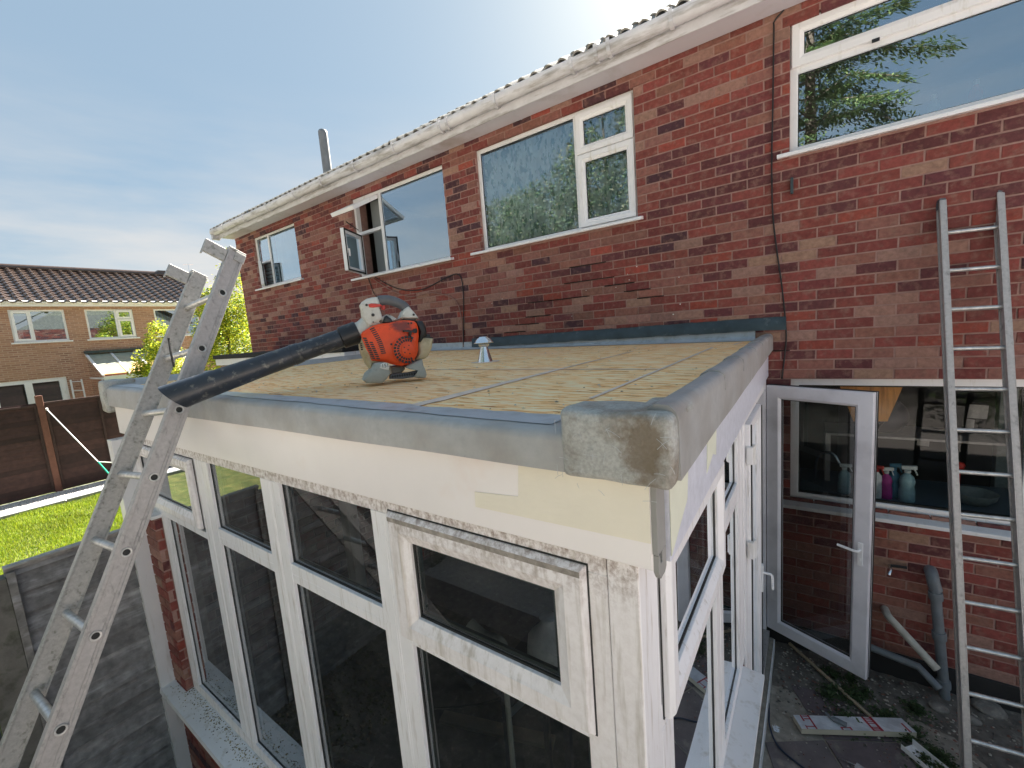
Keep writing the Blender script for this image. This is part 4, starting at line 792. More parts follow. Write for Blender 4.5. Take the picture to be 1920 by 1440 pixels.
# french doors: frame, closed leaf
fbar(1.36, 1.43, .12, Z(-.56), 'door_jamb', fr=SF, fl=False, n1=.004); fbar(.03, .09, .12, Z(-.56), 'door_jamb', fr=SF, fl=False, n1=.004, mt='door'); fbar(.09, 1.36, Z(-.62), Z(-.56), 'door_head', fr=SF, fl=False, n1=.004)
fbar(.09, 1.36, .10, .14, 'threshold', fr=SF, fl=False, n1=.03, mt='alu')
mb = MB(SF); mb.ring(.74, 1.355, .145, Z(-.625), sashprof(.03, .085, .03)); dl = mb.build('door', 'upvc_frame', cons, bevel=.002); plab(dl, 'closed door leaf nearer the camera')
p_ = MB(SF); p_.add([p_.P(.825, .23, .005), p_.P(1.27, .23, .005), p_.P(1.27, Z(-.71), .005), p_.P(.825, Z(-.71), .005)], [(0, 1, 2, 3)]); p_.build('pane', 'glass_c', dl, recalc=False)
for zc in (Z(-.80), Z(-1.36), Z(-2.4)):
    mb = MB(SF); mb.box(1.30, 1.335, zc - .05, zc + .05, .03, .05); mb.box(1.345, 1.375, zc - .05, zc + .05, .012, .045); mb.tube([mb.P(1.34, zc - .055, .045), mb.P(1.34, zc + .055, .045)], .011, 10); mb.build('hinge', 'upvc', dl, bevel=.004)
mb = MB(SF); hz = atx(1427, 1040, SX).z; mb.box(.76, .79, hz - .10, hz + .10, .03, .042); mb.tube([mb.P(.775, hz + .04, .04), mb.P(.775, hz + .04, .085), mb.P(.775, hz + .03, .095), mb.P(.775, hz - .07, .098)], .009, 8); mb.build('handle', 'upvc_clean', dl, bevel=.003)
mb = MB(SF); mb.box(1.33, 1.35, .15, Z(-.63), .029, .036); mb.box(.745, .76, .15, Z(-.63), .029, .036); mb.build('seal', 'seal', dl)
# open leaf
DH, DE = V(-.30, -.075, 0), V(.335, -.365, 0); DU = (DE - DH).normalized(); DN = V(DU.y, -DU.x, 0); DFm = frame(DH, DU, DN); DL = (DE - DH).length
mb = MB(DFm); mb.ring(0, DL, Z(-2.70), Z(-.60), [(0, -.06), (0, -.004), (.004, 0), (.088, 0), (.092, -.003), (.106, -.016), (.106, -.05), (.09, -.06)]); do = mb.build('door', 'door', cons, bevel=.0015); plab(do, 'glazed door leaf standing wide open beside the kitchen window')
mb = MB(DFm); mb.add([mb.P(.106, Z(-2.594), -.03), mb.P(DL - .106, Z(-2.594), -.03), mb.P(DL - .106, Z(-.706), -.03), mb.P(.106, Z(-.706), -.03)], [(0, 1, 2, 3)]); mb.build('pane', 'glass_c', do, recalc=False)
mb = MB(DFm); mb.ring(-.001, DL + .001, Z(-2.701), Z(-.599), [(0, -.052), (0, -.072), (.03, -.072), (.03, -.061), (.006, -.061), (.006, -.052)]); mb.ring(-.003, DL + .003, Z(-2.703), Z(-.597), [(0, -.030), (0, -.036), (.006, -.036), (.006, -.030)]); mb.ring(.104, DL - .104, Z(-2.596), Z(-.704), [(0, -.017), (.007, -.02), (.007, -.028), (0, -.028)]); mb.build('seal', 'seal', do)
mb = MB(DFm); hz = aty(1600, 1030, DE.y).z; mb.box(DL - .065, DL - .035, hz - .12, hz + .05, 0, .012); mb.tube([mb.P(DL - .05, hz + .0, .01), mb.P(DL - .05, hz + .0, .05), mb.P(DL - .07, hz, .056), mb.P(DL - .17, hz + .006, .056)], .010, 8); mb.box(DL - .056, DL - .044, hz - .085, hz - .06, .012, .018); mb.build('handle', 'upvc_clean', do, bevel=.003)
for zc in (Z(-.85), Z(-1.55), Z(-2.4)): mb = MB(DFm); mb.box(-.03, .015, zc - .05, zc + .05, -.045, -.025); mb.build('hinge', 'black', do)
# hollow white post at the left end, step slab
zt = atx(230, 823, -3.85).z; ya, yb = atx(260, 1080, -3.85).y, atx(296, 1080, -3.85).y
mb = MB()
for (x0, x1, y0_, y1_) in ((-3.96, -3.85, ya, ya + .006), (-3.96, -3.85, yb - .006, yb), (-3.96, -3.954, ya + .006, yb - .006), (-3.856, -3.85, ya + .006, yb - .006)): mb.box(x0, x1, y0_, y1_, -.37, zt)
mb.build('hollow_post', 'upvc', cons, bevel=.0)
mb = MB(); mb.box(-.306, -.245, -3.1, -.10, -.02, .09); mb.build('base_strip', 'sand', cons, bevel=.005)
mb = MB(); mb.box(-.2445, -.236, -3.1, -.12, -.02, .094); mb.build('base_edge', 'upvc', cons)

# things inside the conservatory ------------------------------------------
def inside(x, y, z=.08): return atz(x, y, z)
p, q = inside(830, 1355), inside(1040, 1405); mb = MB(); mb.obox(p + V(0, 0, .05), q + V(0, 0, .05), .09, .03); tag(mb.build('timber_length', 'timber', None, bevel=.003), 'pale timber length lying on the conservatory floor', 'timber')
p, q = inside(640, 1415), inside(700, 1440); p3 = inside(610, 1420); mb = MB(); mb.obox(p3 + V(0, 0, .03), p + V(0, 0, .03), .065, .04); mb.obox(p + V(0, 0, .034), q + V(0, 0, .034), .065, .04); tag(mb.build('downpipe_elbow', 'upvc', None, bevel=.01), 'white square downpipe elbow on the conservatory floor', 'downpipe')
p, q = inside(945, 1360), inside(985, 1335); mb = MB(); mb.tube([p + V(0, 0, .04), q + V(0, 0, .1)], .022, 10); tag(mb.build('plastic_pipe', 'upvc', None, smooth=50), 'short pale plastic pipe beside the timber inside the conservatory', 'pipe')
p = aty(1030, 1200, -2.3); t = Vector((p.x, -2.3, p.z))
mb = MB(); mb.lathe([(0, -.1), (.09, -.095), (.12, -.05), (.11, .02), (.06, .07), (.03, .11), (.045, .13), (0, .13)], t, seg=14); o = mb.build('carrier_bag', 'bagw', None, smooth='all'); tag(o, 'pale carrier bag on the stool behind the corner sash', 'bag')
mb = MB(); zt_ = p.z - .1; mb.box(p.x - .2, p.x + .2, -2.5, -2.1, zt_ - .03, zt_)
for a_ in (-.18, .18):
    for b_ in (-.18, .18): mb.box(p.x + a_ - .015, p.x + a_ + .015, -2.3 + b_ - .015, -2.3 + b_ + .015, .06, zt_ - .03)
tag(mb.build('work_stool', 'navy', None), 'dark work stool inside the conservatory under the bag', 'stool')
mb = MB(); pts = [inside(800, 1330, .07), inside(900, 1320, .07), inside(960, 1300, .07), inside(1000, 1290, .07)]; mb.tube(smoothpath(pts), .008, 6); tag(mb.build('flex', 'cable', None, smooth='all'), 'black flex looping over the conservatory floor', 'cable')
mb = MB(); p, q = aty(880, 1170, -2.7), aty(935, 1205, -2.7); mb.tube(smoothpath([p, (p + q) / 2 + V(0, 0, -.02), q, q + V(.02, 0, -.03)]), .028, 10); mb.tube([q + V(.02, 0, -.03), V(q.x + .02, -2.7, .07)], .012, 6); tag(mb.build('saw_handle', 'foot', None, smooth=50), 'pale green tool handle inside behind the corner sash', 'tool')

# ------------------------------------------------------------------ roof vent
p = atz(910, 679, dz(-1.75)); t = thing('roof_vent', 'shiny flared metal vent cowl standing on the chipboard deck', 'roof vent', p)
k = .083 / .085
mb = MB(); mb.lathe([(.056, .0), (.054, .006), (.030, .095), (.027, .112), (.036, .118), (.040, .128), (.034, .135), (0, .135)], p, seg=28); mb.build('flared_base', 'zinc', t, smooth=40)
mb = MB(); mb.lathe([(.0, .186), (.030, .185), (.034, .180), (.052, .168), (.066, .148), (.072, .143), (.070, .139), (.03, .136)], p, seg=32); mb.build('cap', 'zinc', t, smooth=30)
mb = MB(); mb.lathe([(.0, .001), (.105, .001), (.105, .004), (0, .004)], p, seg=24); mb.build('base_flange', 'tape', t)

# ------------------------------------------------------------------ flue on the house roof
p = aty(616, 335, 1.5); q = aty(605, 250, 1.5); t = thing('flue_pipe', 'tall grey metal flue standing on the house roof', 'flue', V(p.x, 1.5, p.z))
mb = MB(); mb.tube([(p.x, 1.5, p.z - .15), (p.x, 1.5, q.z)], .088, 18); mb.lathe([(.088, 0), (.085, .03), (.065, .06), (0, .075)], (p.x, 1.5, q.z), seg=18); mb.build('pipe', 'fluegrey', t, smooth=50)
mb = MB(); mb.lathe([(.13, 0), (.12, .05), (.1, .07), (.09, .07)], (p.x, 1.5, p.z - .02), seg=18); mb.build('collar', 'alu2', t, smooth=50)
p = aty(572, 345, .9); mb = MB(); mb.tube([(p.x, .9, p.z - .2), (p.x, .9, p.z)], .01, 6); tag(mb.build('roof_spike', 'cable', None), 'thin dark spike on the house roof left of the flue', 'spike')
mb = MB(); mb.box(XL - .14, XL - .06, -.02, 4.4, Z(2.12), Z(2.20)); 

# ------------------------------------------------------------------ leaf blower
Bs, Be = V(-1.861, -2.675, Z(.040)), V(-2.264, -3.33, Z(-.178)); Be = Be + V(0, 0, 0)
tdir = (Be - Bs).normalized(); th = V(tdir.x, tdir.y, 0).normalized(); bn = V(-th.y, th.x, 0)     # bn points to the camera side?
if bn.dot(CAM - Bs) < 0: bn = -bn
base = atz(740, 712, dz(-1.9)); bl = thing('leaf_blower', 'scuffed orange and grey petrol leaf blower with long black tube resting on the roof deck', 'leaf blower', base)
Q0 = Bs + bn * .10                                       # near side plane of the body
def bp_(x, y, off=0):                                    # pixel -> (u, v) in the side plane moved off towards the body
    r = ray(x, y); o_ = Q0 - bn * off; t_ = (o_ - CAM).dot(bn) / r.dot(bn); w = CAM + r * t_; return ((w - Q0).dot(-th), w.z)
BF = frame(V(Q0.x, Q0.y, 0), -th, bn)
def bpoly(pts, off=0): return [bp_(x / 8 + 660, y / 8 + 545, off) for x, y in pts]          # points read off an 8x crop
def bpart(name, pts, n0, n1, mt, ins=.012, off=None, smooth=35):
    mb = MB(BF); mb.prism(bpoly(pts, -n1), n0, n1, ins=ins); return mb.build(name, mt, bl, smooth=smooth)
M['orange'] = mat('scuffed_orange_housing', (.85, .085, .016), .38, var=.12, vscale=20, col2=(.35, .06, .03), c2t=(.60, .74), c2scale=24, bump=.1, spot=(MB(BF).P(*bp_(752, 612), 0), (.05, .05, .028), (.06, .035, .035)))
# housing
hous = bpart('engine_cover', [(145, 650), (170, 610), (250, 560), (330, 520), (420, 495), (560, 480), (700, 450), (800, 440), (880, 445), (940, 455), (980, 490), (1000, 560), (1010, 680), (1000, 780), (1000, 880), (985, 960), (930, 1060), (860, 1110), (740, 1130), (610, 1110), (540, 1080), (400, 1060), (300, 1050), (270, 960), (210, 860), (160, 740)], -.15, 0, 'orange', .02)
bpart('recoil_boss', [(600, 870), (615, 790), (660, 725), (740, 690), (820, 690), (905, 725), (960, 790), (985, 880), (975, 960), (930, 1030), (860, 1080), (780, 1090), (700, 1060), (640, 1000), (610, 940)], -.01, .016, 'orange', .012)
bpart('recoil_hub', [(735, 880), (745, 825), (785, 780), (840, 765), (900, 785), (935, 830), (945, 890), (925, 950), (875, 990), (820, 1000), (765, 970), (740, 930)], .01, .026, 'orange', .006)
mb = MB(BF)
hc = bp_(660 + 838 / 8, 545 + 885 / 8, -.02); ro = abs(bp_(660 + 615 / 8, 545 + 885 / 8, -.02)[0] - hc[0]); ri = ro * .52
for k in range(16):
    a0 = math.pi * .32 + k * (2 * math.pi * .66) / 16; 
    for (ra, rb) in ((.58, .74), (.79, .96)):
        a1 = a0 + .20; pts = [(hc[0] + ro * r_ * math.cos(a_), hc[1] + ro * r_ * math.sin(a_)) for r_, a_ in ((ra, a0), (rb, a0 + .02), (rb, a1), (ra, a1 - .02))]; mb.prism(pts, .010, .0175)
for k in range(5): a_ = k * 1.256; r_ = ro * .3 if k else 0; pts = [(hc[0] + r_ * math.cos(a_) + .0035 * math.cos(t_), hc[1] + r_ * math.sin(a_) + .0035 * math.sin(t_)) for t_ in (0, 1.05, 2.1, 3.14, 4.2, 5.25)]; mb.prism(pts, .02, .0268)
# slots of the air intake: a curved column of long slots and a grid
for k in range(14):
    t_ = k / 13; x0, y0_ = 268 + 170 * t_ + 20 * math.sin(3.1 * t_), 585 + 355 * t_; L = 60
    if t_ < .3: L = 60; 
    a, b = bp_(660 + x0 / 8, 545 + y0_ / 8), bp_(660 + (x0 + 68) / 8, 545 + (y0_ - (30 - 22 * t_)) / 8); d = Vector((b[0] - a[0], b[1] - a[1])); n_ = Vector((-d.y, d.x)).normalized() * .0027
    mb.prism([(a[0] - n_.x, a[1] - n_.y), (b[0] - n_.x, b[1] - n_.y), (b[0] + n_.x, b[1] + n_.y), (a[0] + n_.x, a[1] + n_.y)], -.004, .0012)
for k in range(11):
    for j in range(2 if k > 1 else 1):
        x0 = 165 + 13 * k + 70 * j; y0_ = 712 + 30 * k + 4 * j; a, b = bp_(660 + x0 / 8, 545 + y0_ / 8), bp_(660 + (x0 + 54) / 8, 545 + (y0_ + 5) / 8); hh_ = .0030
        mb.prism([(a[0], a[1] - hh_), (b[0], b[1] - hh_), (b[0], b[1] + hh_), (a[0], a[1] + hh_)], -.004, .0012)
mb.build('vent_slots', 'black', bl)
mb = MB(BF); 
for (x, y, r_) in ((590, 803, .0055), (845, 493, .005), (888, 487, .005)): c_ = bp_(660 + x / 8, 545 + y / 8); mb.prism([(c_[0] + r_ * math.cos(t_ * .7854), c_[1] + r_ * math.sin(t_ * .7854)) for t_ in range(8)], -.002, .002)
mb.build('cover_screws', 'black', bl, kind='stuff')
bpart('starter_handle', [(905, 600), (930, 570), (965, 560), (985, 590), (980, 630), (950, 640), (925, 625), (880, 620), (885, 700), (860, 705), (850, 620), (770, 620), (765, 595), (850, 585)], 0, .018, 'black', .006)
bpart('rear_cover', [(960, 450), (1060, 455), (1110, 540), (1130, 650), (1080, 700), (1040, 770), (1005, 775), (1010, 620), (990, 500)], -.16, -.02, 'black', .012)
bpart('fuel_tank', [(1000, 770), (1050, 700), (1220, 715), (1205, 860), (1150, 980), (1100, 1025), (960, 1040), (1000, 960)], -.14, -.03, 'cream', .014)
bpart('fuel_cap', [(1045, 690), (1110, 690), (1110, 655), (1175, 655), (1175, 690), (1220, 705), (1215, 722), (1050, 718)], -.12, -.04, 'black', .003)
bpart('volute_housing', [(130, 790), (150, 700), (145, 650), (300, 700), (420, 900), (460, 1080), (320, 1120), (290, 1190), (230, 1110), (170, 980), (140, 880)], -.20, -.03, 'cream', .02)
mb = MB(BF)
for k in range(4): a, b = bp_(660 + (128 + k * 4) / 8, 545 + (800 + k * 28) / 8), bp_(660 + (160 + k * 4) / 8, 545 + (803 + k * 28) / 8); mb.box(a[0], b[0], a[1] - .003, a[1] + .003, -.034, -.0285)
mb.build('volute_slots', 'black', bl)
bpart('handle_head', [(115, 215), (150, 165), (220, 120), (300, 98), (380, 92), (415, 150), (420, 200), (415, 270), (440, 330), (460, 420), (400, 460), (300, 510), (265, 530), (230, 515), (200, 450), (150, 390), (140, 280), (125, 240)], -.085, -.025, 'grey_pl', .012)
pts = [bp_(660 + x / 8, 545 + y / 8, .055) for x, y in ((395, 150), (480, 140), (560, 145), (640, 165), (710, 195), (770, 230), (810, 275), (820, 320))]
mb = MB(BF); mb.tube(smoothpath([mb.P(u, v, -.055) for u, v in pts], 4), .0245, 12); mb.build('handle_grip', 'darkgrey', bl, smooth='all')
bpart('handle_foot', [(715, 415), (760, 310), (790, 270), (850, 235), (880, 260), (960, 350), (1005, 415)], -.10, -.02, 'grey_pl', .01)
bpart('handle_mount', [(770, 412), (960, 412), (955, 445), (780, 445)], -.09, -.03, 'black', .003)
bpart('trigger', [(245, 205), (290, 190), (360, 192), (430, 205), (455, 225), (420, 240), (330, 252), (260, 250)], -.03, -.018, 'red_pl', .004)
bpart('throttle_lever', [(440, 235), (490, 215), (505, 260), (490, 290), (445, 280)], -.08, -.04, 'red_pl', .003)
mb = MB(BF)
for (x, y, r_) in ((218, 215, .006), (315, 365, .008), (925, 360, .006), (1040, 1062, .006), (318, 470, .003)): c_ = bp_(660 + x / 8, 545 + y / 8, .02); mb.prism([(c_[0] + r_ * math.cos(t_ * .7854), c_[1] + r_ * math.sin(t_ * .7854)) for t_ in range(8)], -.03, -.017)
mb.build('body_screws', 'black', bl, kind='stuff')
bpart('air_duct', [(430, 400), (520, 355), (600, 375), (690, 430), (640, 460), (520, 490), (440, 450)], -.12, -.05, 'grey_pl', .01); bpart('duct_cap', [(475, 440), (490, 390), (520, 370), (590, 420), (625, 490), (560, 495), (470, 480)], -.10, -.03, 'black', .006)
bpart('front_foot', [(170, 1350), (210, 1260), (290, 1180), (330, 1090), (420, 1075), (540, 1090), (560, 1190), (585, 1240), (520, 1330), (460, 1390), (220, 1390)], -.09, .015, 'foot', .012)
bpart('front_foot_far', [(580, 1140), (700, 1120), (790, 1130), (800, 1180), (740, 1240), (600, 1250)], -.2, -.1, 'foot', .01)
bpart('rear_foot', [(870, 1100), (1060, 1030), (1075, 1120), (1110, 1200), (1125, 1260), (1110, 1310), (1000, 1315), (930, 1300), (1020, 1190), (880, 1180), (800, 1150)], -.10, -.0, 'foot', .01)
bpart('stance_bar', [(575, 1260), (650, 1245), (850, 1230), (990, 1200), (1010, 1250), (930, 1300), (750, 1325), (570, 1325)], -.06, -.02, 'darkgrey', .003)
mb = MB(BF)
for k in range(11):
    x, y = 610 + 36 * k, 1290 - 5 * k; c_ = bp_(660 + x / 8, 545 + y / 8, .02); mb.prism([(c_[0] - .006, c_[1]), (c_[0], c_[1] - .008), (c_[0] + .006, c_[1]), (c_[0], c_[1] + .008)], -.03, -.0185)
mb.build('stance_bar_holes', 'black', bl)
bpart('label_disc', [(415, 1160), (430, 1100), (480, 1078), (535, 1095), (560, 1140), (550, 1190), (480, 1180)], .0135, .0175, 'white_label', .001)
def text(body, size, loc, u, n, mt, par, name='lettering', ext=.0004):
    cu = bpy.data.curves.new(name, 'FONT'); cu.body = body; cu.size = size; cu.extrude = ext; cu.align_x = 'CENTER'; cu.align_y = 'CENTER'
    me0 = bpy.data.objects.new('tmp', cu); COL.objects.link(me0); dg = bpy.context.evaluated_depsgraph_get(); me = bpy.data.meshes.new_from_object(me0.evaluated_get(dg)); bpy.data.objects.remove(me0)
    u = Vector(u).normalized(); n = Vector(n).normalized(); v = n.cross(u); m = Matrix((u, v, n)).transposed().to_4x4(); m.translation = Vector(loc); me.transform(m)
    me.materials.clear(); me.materials.append(M[mt]); o = bpy.data.objects.new(name, me); COL.objects.link(o); return setp(o, par)
mb = MB(BF); c_ = bp_(660 + 490 / 8, 545 + 1128 / 8, -.018); lp = mb.P(c_[0], c_[1], .0182); text('·151', .024, lp, -th, bn, 'black', bl, 'number')
# tube
nz0 = Bs + tdir * -.02
mb = MB(); r0 = .040
def along(t_): return Bs + tdir * t_
LT = (Be - Bs).length
e1 = aty(705, 598, 0); 
mb.tube([along(-.12) + V(0, 0, .02), along(-.08) + V(0, 0, .012), along(-.04), along(.0)], [.052, .055, .05, .047], 24); mb.build('outlet_neck', 'grey_pl', bl, smooth=50)
mb = MB(); mb.tube([along(-.02), along(-.015), along(.065), along(.07)], [.046, .056, .054, .046], 24); mb.build('clamp_collar', 'black', bl, smooth=35)
LT1 = LT * .36
mb = MB(); mb.tube([along(.05), along(LT1 - .03), along(LT1 - .028), along(LT1 - .015), along(LT1 - .013), along(LT1)], [.045, .044, .047, .047, .044, .044], 28); t1 = mb.build('blower_tube', 'tube', bl, smooth=40)
# outer tube with slanted flattened nozzle
mb = MB(); secs = []; a1 = tdir.cross(V(0, 0, 1)).normalized(); a2 = a1.cross(tdir)
if a2.z < 0: a2 = -a2
for s_, r_, fl in ((LT1 - .02, .0475, 1), (LT1 + .01, .050, 1), (LT1 + .012, .0475, 1), (LT * .55, .049, 1), (LT * .75, .053, .97), (LT * .9, .057, .93), (LT, .060, .9)):
    sec = []
    for j in range(28):
        a_ = 2 * math.pi * j / 28; sl = (.030 * math.sin(a_)) if s_ == LT else 0
        sec.append(along(s_ + sl) + a1 * math.cos(a_) * r_ * fl + a2 * math.sin(a_) * r_ * (1 if fl == 1 else 1.02))
    secs.append(sec)
inner = [[p_ + (along(0) + tdir * ((p_ - Bs).dot(tdir)) - p_) * .09 for p_ in s_] for s_ in secs[::-1]]
k = 28; allp = secs + inner[:5]; mb.add([p_ for s_ in allp for p_ in s_], [(i * k + j, i * k + (j + 1) % k, (i + 1) * k + (j + 1) % k, (i + 1) * k + j) for i in range(len(allp) - 1) for j in range(k)])
mb.build('nozzle_tube', 'tube', bl, smooth=40)
tn = (CAM - along(LT * .2)); tn = (tn - tdir * tn.dot(tdir)).normalized(); tn2 = (tn - V(0, 0, .35)).normalized(); tn2 = (tn2 - tdir * tn2.dot(tdir)).normalized()
text('STIHL', .042, along(LT1 * .55) + tn2 * .0446, -tdir, tn2, 'tube', bl, 'embossed_lettering', .0015)

# ------------------------------------------------------------------ ladders
def ladder(label, P0, u, w, n, width, sc=1.0, up=.18, rung_n=12, stile=(.078, .028), mats=('alu', 'alu'), holes=True, rr=.016, name='extension_ladder', hooks=False, foot_len=None, upl=None):
    P0 = Vector(P0); u = Vector(u).normalized(); w = (Vector(w) - u * Vector(w).dot(u)).normalized(); k = u.cross(w).normalized()
    if k.y > 0: k = -k                                 # k: towards the climber
    t = thing(name, label, 'ladder', P0 - u * n)
    for i, off in enumerate((0, width)):
        b = P0 + w * off; s_ = 1 if i == 0 else -1; tp_ = (upl or (up, up))[i]
        fr = (b, k, u, -w if i == 0 else w)            # outer face towards n
        mb = MB(fr); D2 = stile[0] / 2; T = stile[1]; lo, hi = -n, tp_
        mb.box(-D2, D2, lo, hi, -T, -.003); mb.box(-D2, -D2 + .014, lo, hi, -.003, .001); mb.box(D2 - .014, D2, lo, hi, -.003, .001); mb.box(-D2 * .42, -D2 * .36, lo, hi, -.003, -.0005); mb.box(-D2, -D2 + .008, lo, hi, -T - .006, -T)
        mb.box(D2 - .008, D2, lo, hi, -T - .006, -T); so = mb.build('stile', mats[i], t, bevel=.0018)
        mb = MB(fr); mb.box(-D2 - .002, D2 + .002, tp_, tp_ + .012, -T - .002, .002); mb.box(-D2 - .004, D2 * .2, tp_ - .05, tp_ + .001, .0015, .004); mb.build('stile_cap', 'darkgrey' if not hooks else 'alu2', so, bevel=.002)
        if holes:
            mh = MB(fr)
            for j in range(rung_n):
                if j * .25 * sc > n: break
                mb = MB(fr); c_ = mb.P(0, -j * .25 * sc, 0); ax = fr[3]; mb.lathe([(rr * .78, -.002), (rr * .82, .003), (rr * 1.12, .0035), (rr * 1.2, .001), (rr * 1.2, -.003)], c_, ax, 20); mb.build('rung_rim', 'alu_rung', so, smooth=40); mb = MB(fr); mb.lathe([(0, -.0012), (rr * .8, -.0012)], c_, ax, 16); mb.build('rung_opening', 'seal', so)
        if hooks:
            mb = MB(fr); z_ = tp_ - .045; mb.box(D2 + .001, D2 + .105, z_ - .034, z_ + .034, -T * .8, -T * .2); mb.box(D2 + .099, D2 + .105, z_ - .05, z_ - .034, -T * .8, -T * .2); mb.build('hook_bracket', 'alu2', so, bevel=.002)
    for j in range(rung_n):
        if j * .25 * sc > n: break
        c_ = P0 - u * (.25 * sc * j); mb = MB(); mb.tube([c_ + w * (stile[1] * .9), c_ + w * (width - stile[1] * .9)], rr, 10); mb.build('rung', 'alu_rung', t, smooth=60)
    return t
S25 = 1.25
P0 = CAM + (V(-1.984, -3.185, Z(.241)) - CAM) * S25; lu = V(-.098, .457, .884)
nlen = (P0.z + .36) / lu.normalized().z
L1 = ladder('weathered aluminium ladder with end hooks leaning against the conservatory roof edge', P0, lu, V(-.996, -.045, -.076), nlen, .348 * S25 + .03, S25, rung_n=15, stile=(.080, .030), mats=('alu', 'alu2'), rr=.0165, hooks=True, upl=(.245, .215))
mb = MB(); a = aty(316, 634, -3.28); 
q0, q1, q2 = atd(316, 634, 2.05), atd(320, 660, 2.05), atd(326, 688, 2.06); mb.tube([q0, q1, q2], .005, 6); tag(mb.build('tie_wire', 'cable', None), 'short black tie hanging on the left ladder at the second rung', 'wire')
ladder('plain silver ladder propped against the brick wall beside the kitchen window', V(.673 - .016, -.064, Z(.391)), V(-.019, .263, .965), V(.99, .137, -.014), (Z(.391)) / .965, .262 + .03, 1.0, up=.21, rung_n=14, stile=(.062, .026), holes=False, rr=.0125)

# ------------------------------------------------------------------ cables on the wall
def wallcable(pts, r, mt, name, label, y=-.012, cat='cable'):
    mb = MB(); mb.tube(smoothpath([aty(px, py, y) for px, py in pts], 5), r, 6); return tag(mb.build(name, mt, None, smooth='all'), label, cat)
wallcable([(1470, 18), (1452, 40), (1451, 60), (1449, 200), (1447, 300), (1449, 400), (1458, 480), (1467, 545), (1474, 620), (1472, 660), (1466, 710)], .0055, 'cable', 'wall_cable', 'black cable running down the brick wall left of the biggest upstairs window')
wallcable([(700, 523), (735, 545), (770, 556), (810, 549), (850, 560), (864, 590), (868, 640), (872, 658)], .006, 'cable_red', 'wall_cable', 'pinkish cable drooping from the open window to the roof')
wallcable([(703, 520), (745, 541), (790, 543), (840, 519), (860, 515), (868, 540), (869, 600), (869, 655)], .006, 'cable', 'wall_cable', 'black cable looping under the open upstairs window above the blower')
wallcable([(690, 520), (700, 548), (706, 556)], .005, 'cable', 'cable_end', 'short black cable end hanging below the open window sill')
mb = MB(frame(aty(1485, 350, 0), (1, 0, 0), (0, -1, 0))); mb.box(-.009, .009, -.055, .06, .002, .03); mb.box(-.009, .0, -.05, .055, .03, .036); tag(mb.build('wall_bracket', 'lead', None, bevel=.002), 'small dull metal bracket fixed to the brickwork below the biggest upstairs window', 'bracket')
p = aty(1668, 1060, 0); t = thing('outside_tap', 'small outside tap sticking out of the brick wall behind the open door', 'tap', p); mb = MB(); mb.tube([p + V(0, .01, 0), p + V(0, -.07, 0), p + V(-.015, -.09, -.03)], .011, 8); mb.build('spout', 'zinc', t, smooth=60); mb = MB(); mb.obox(p + V(.0, -.04, .02), p + V(.09, -.045, .03), .018, .018); mb.build('tap_handle', 'black', t, bevel=.003)
# ------------------------------------------------------------------ pipes at the wall foot
a = aty(1745, 1092, -.06); b = atz(1771, 1292, .02); b.y = -.10
a = V(aty(1748, 1090, -.07).x, -.07, aty(1748, 1090, -.07).z); bb = V(.80, -.075, .0)
t = thing('soil_pipe', 'grey waste pipe rising from the ground into the brick wall', 'pipe', bb)
mb = MB(); mb.tube(smoothpath([V(a.x, .02, a.z + .05), V(a.x, -.045, a.z + .04), V(a.x + .005, -.07, a.z), V(a.x + .02, -.075, a.z - .06)], 4), .036, 14); mb.build('elbow', 'pipe_grey', t, smooth=50)
mb = MB(); mb.tube([V(a.x + .015, -.075, a.z - .05), bb], .030, 14); mb.build('pipe', 'pipe_grey', t, smooth=50)
for f in (.06, .42, .86): c_ = V(a.x + .015, -.075, a.z - .05).lerp(bb, f); mb = MB(); mb.lathe([(.03, -.03), (.038, -.028), (.040, 0), (.038, .028), (.03, .03)], c_, (V(a.x, -.075, a.z) - bb), 14); mb.build('socket', 'pipe_grey', t, smooth=50)
p1 = aty(1665, 1155, -.10); p2 = aty(1757, 1255, -.22); mb = MB(); mb.tube(smoothpath([p1 + V(-.01, .09, 0), p1, p1.lerp(p2, .12)], 3) + [p2], .026, 12); tag(mb.build('pale_pipe', 'pipe_pale', None, smooth=50), 'dusty pale pipe leaning at a slant left of the grey waste pipe', 'pipe')
p1, p2, p3 = aty(1628, 1212, -.10), aty(1722, 1250, -.13), aty(1762, 1292, -.2); mb = MB(); mb.tube([p1, p2, p3], .026, 12); tag(mb.build('dark_pipe', 'pipe_grey', None, smooth=50), 'dark bluish pipe lying low along the wall foot behind the open door', 'pipe')

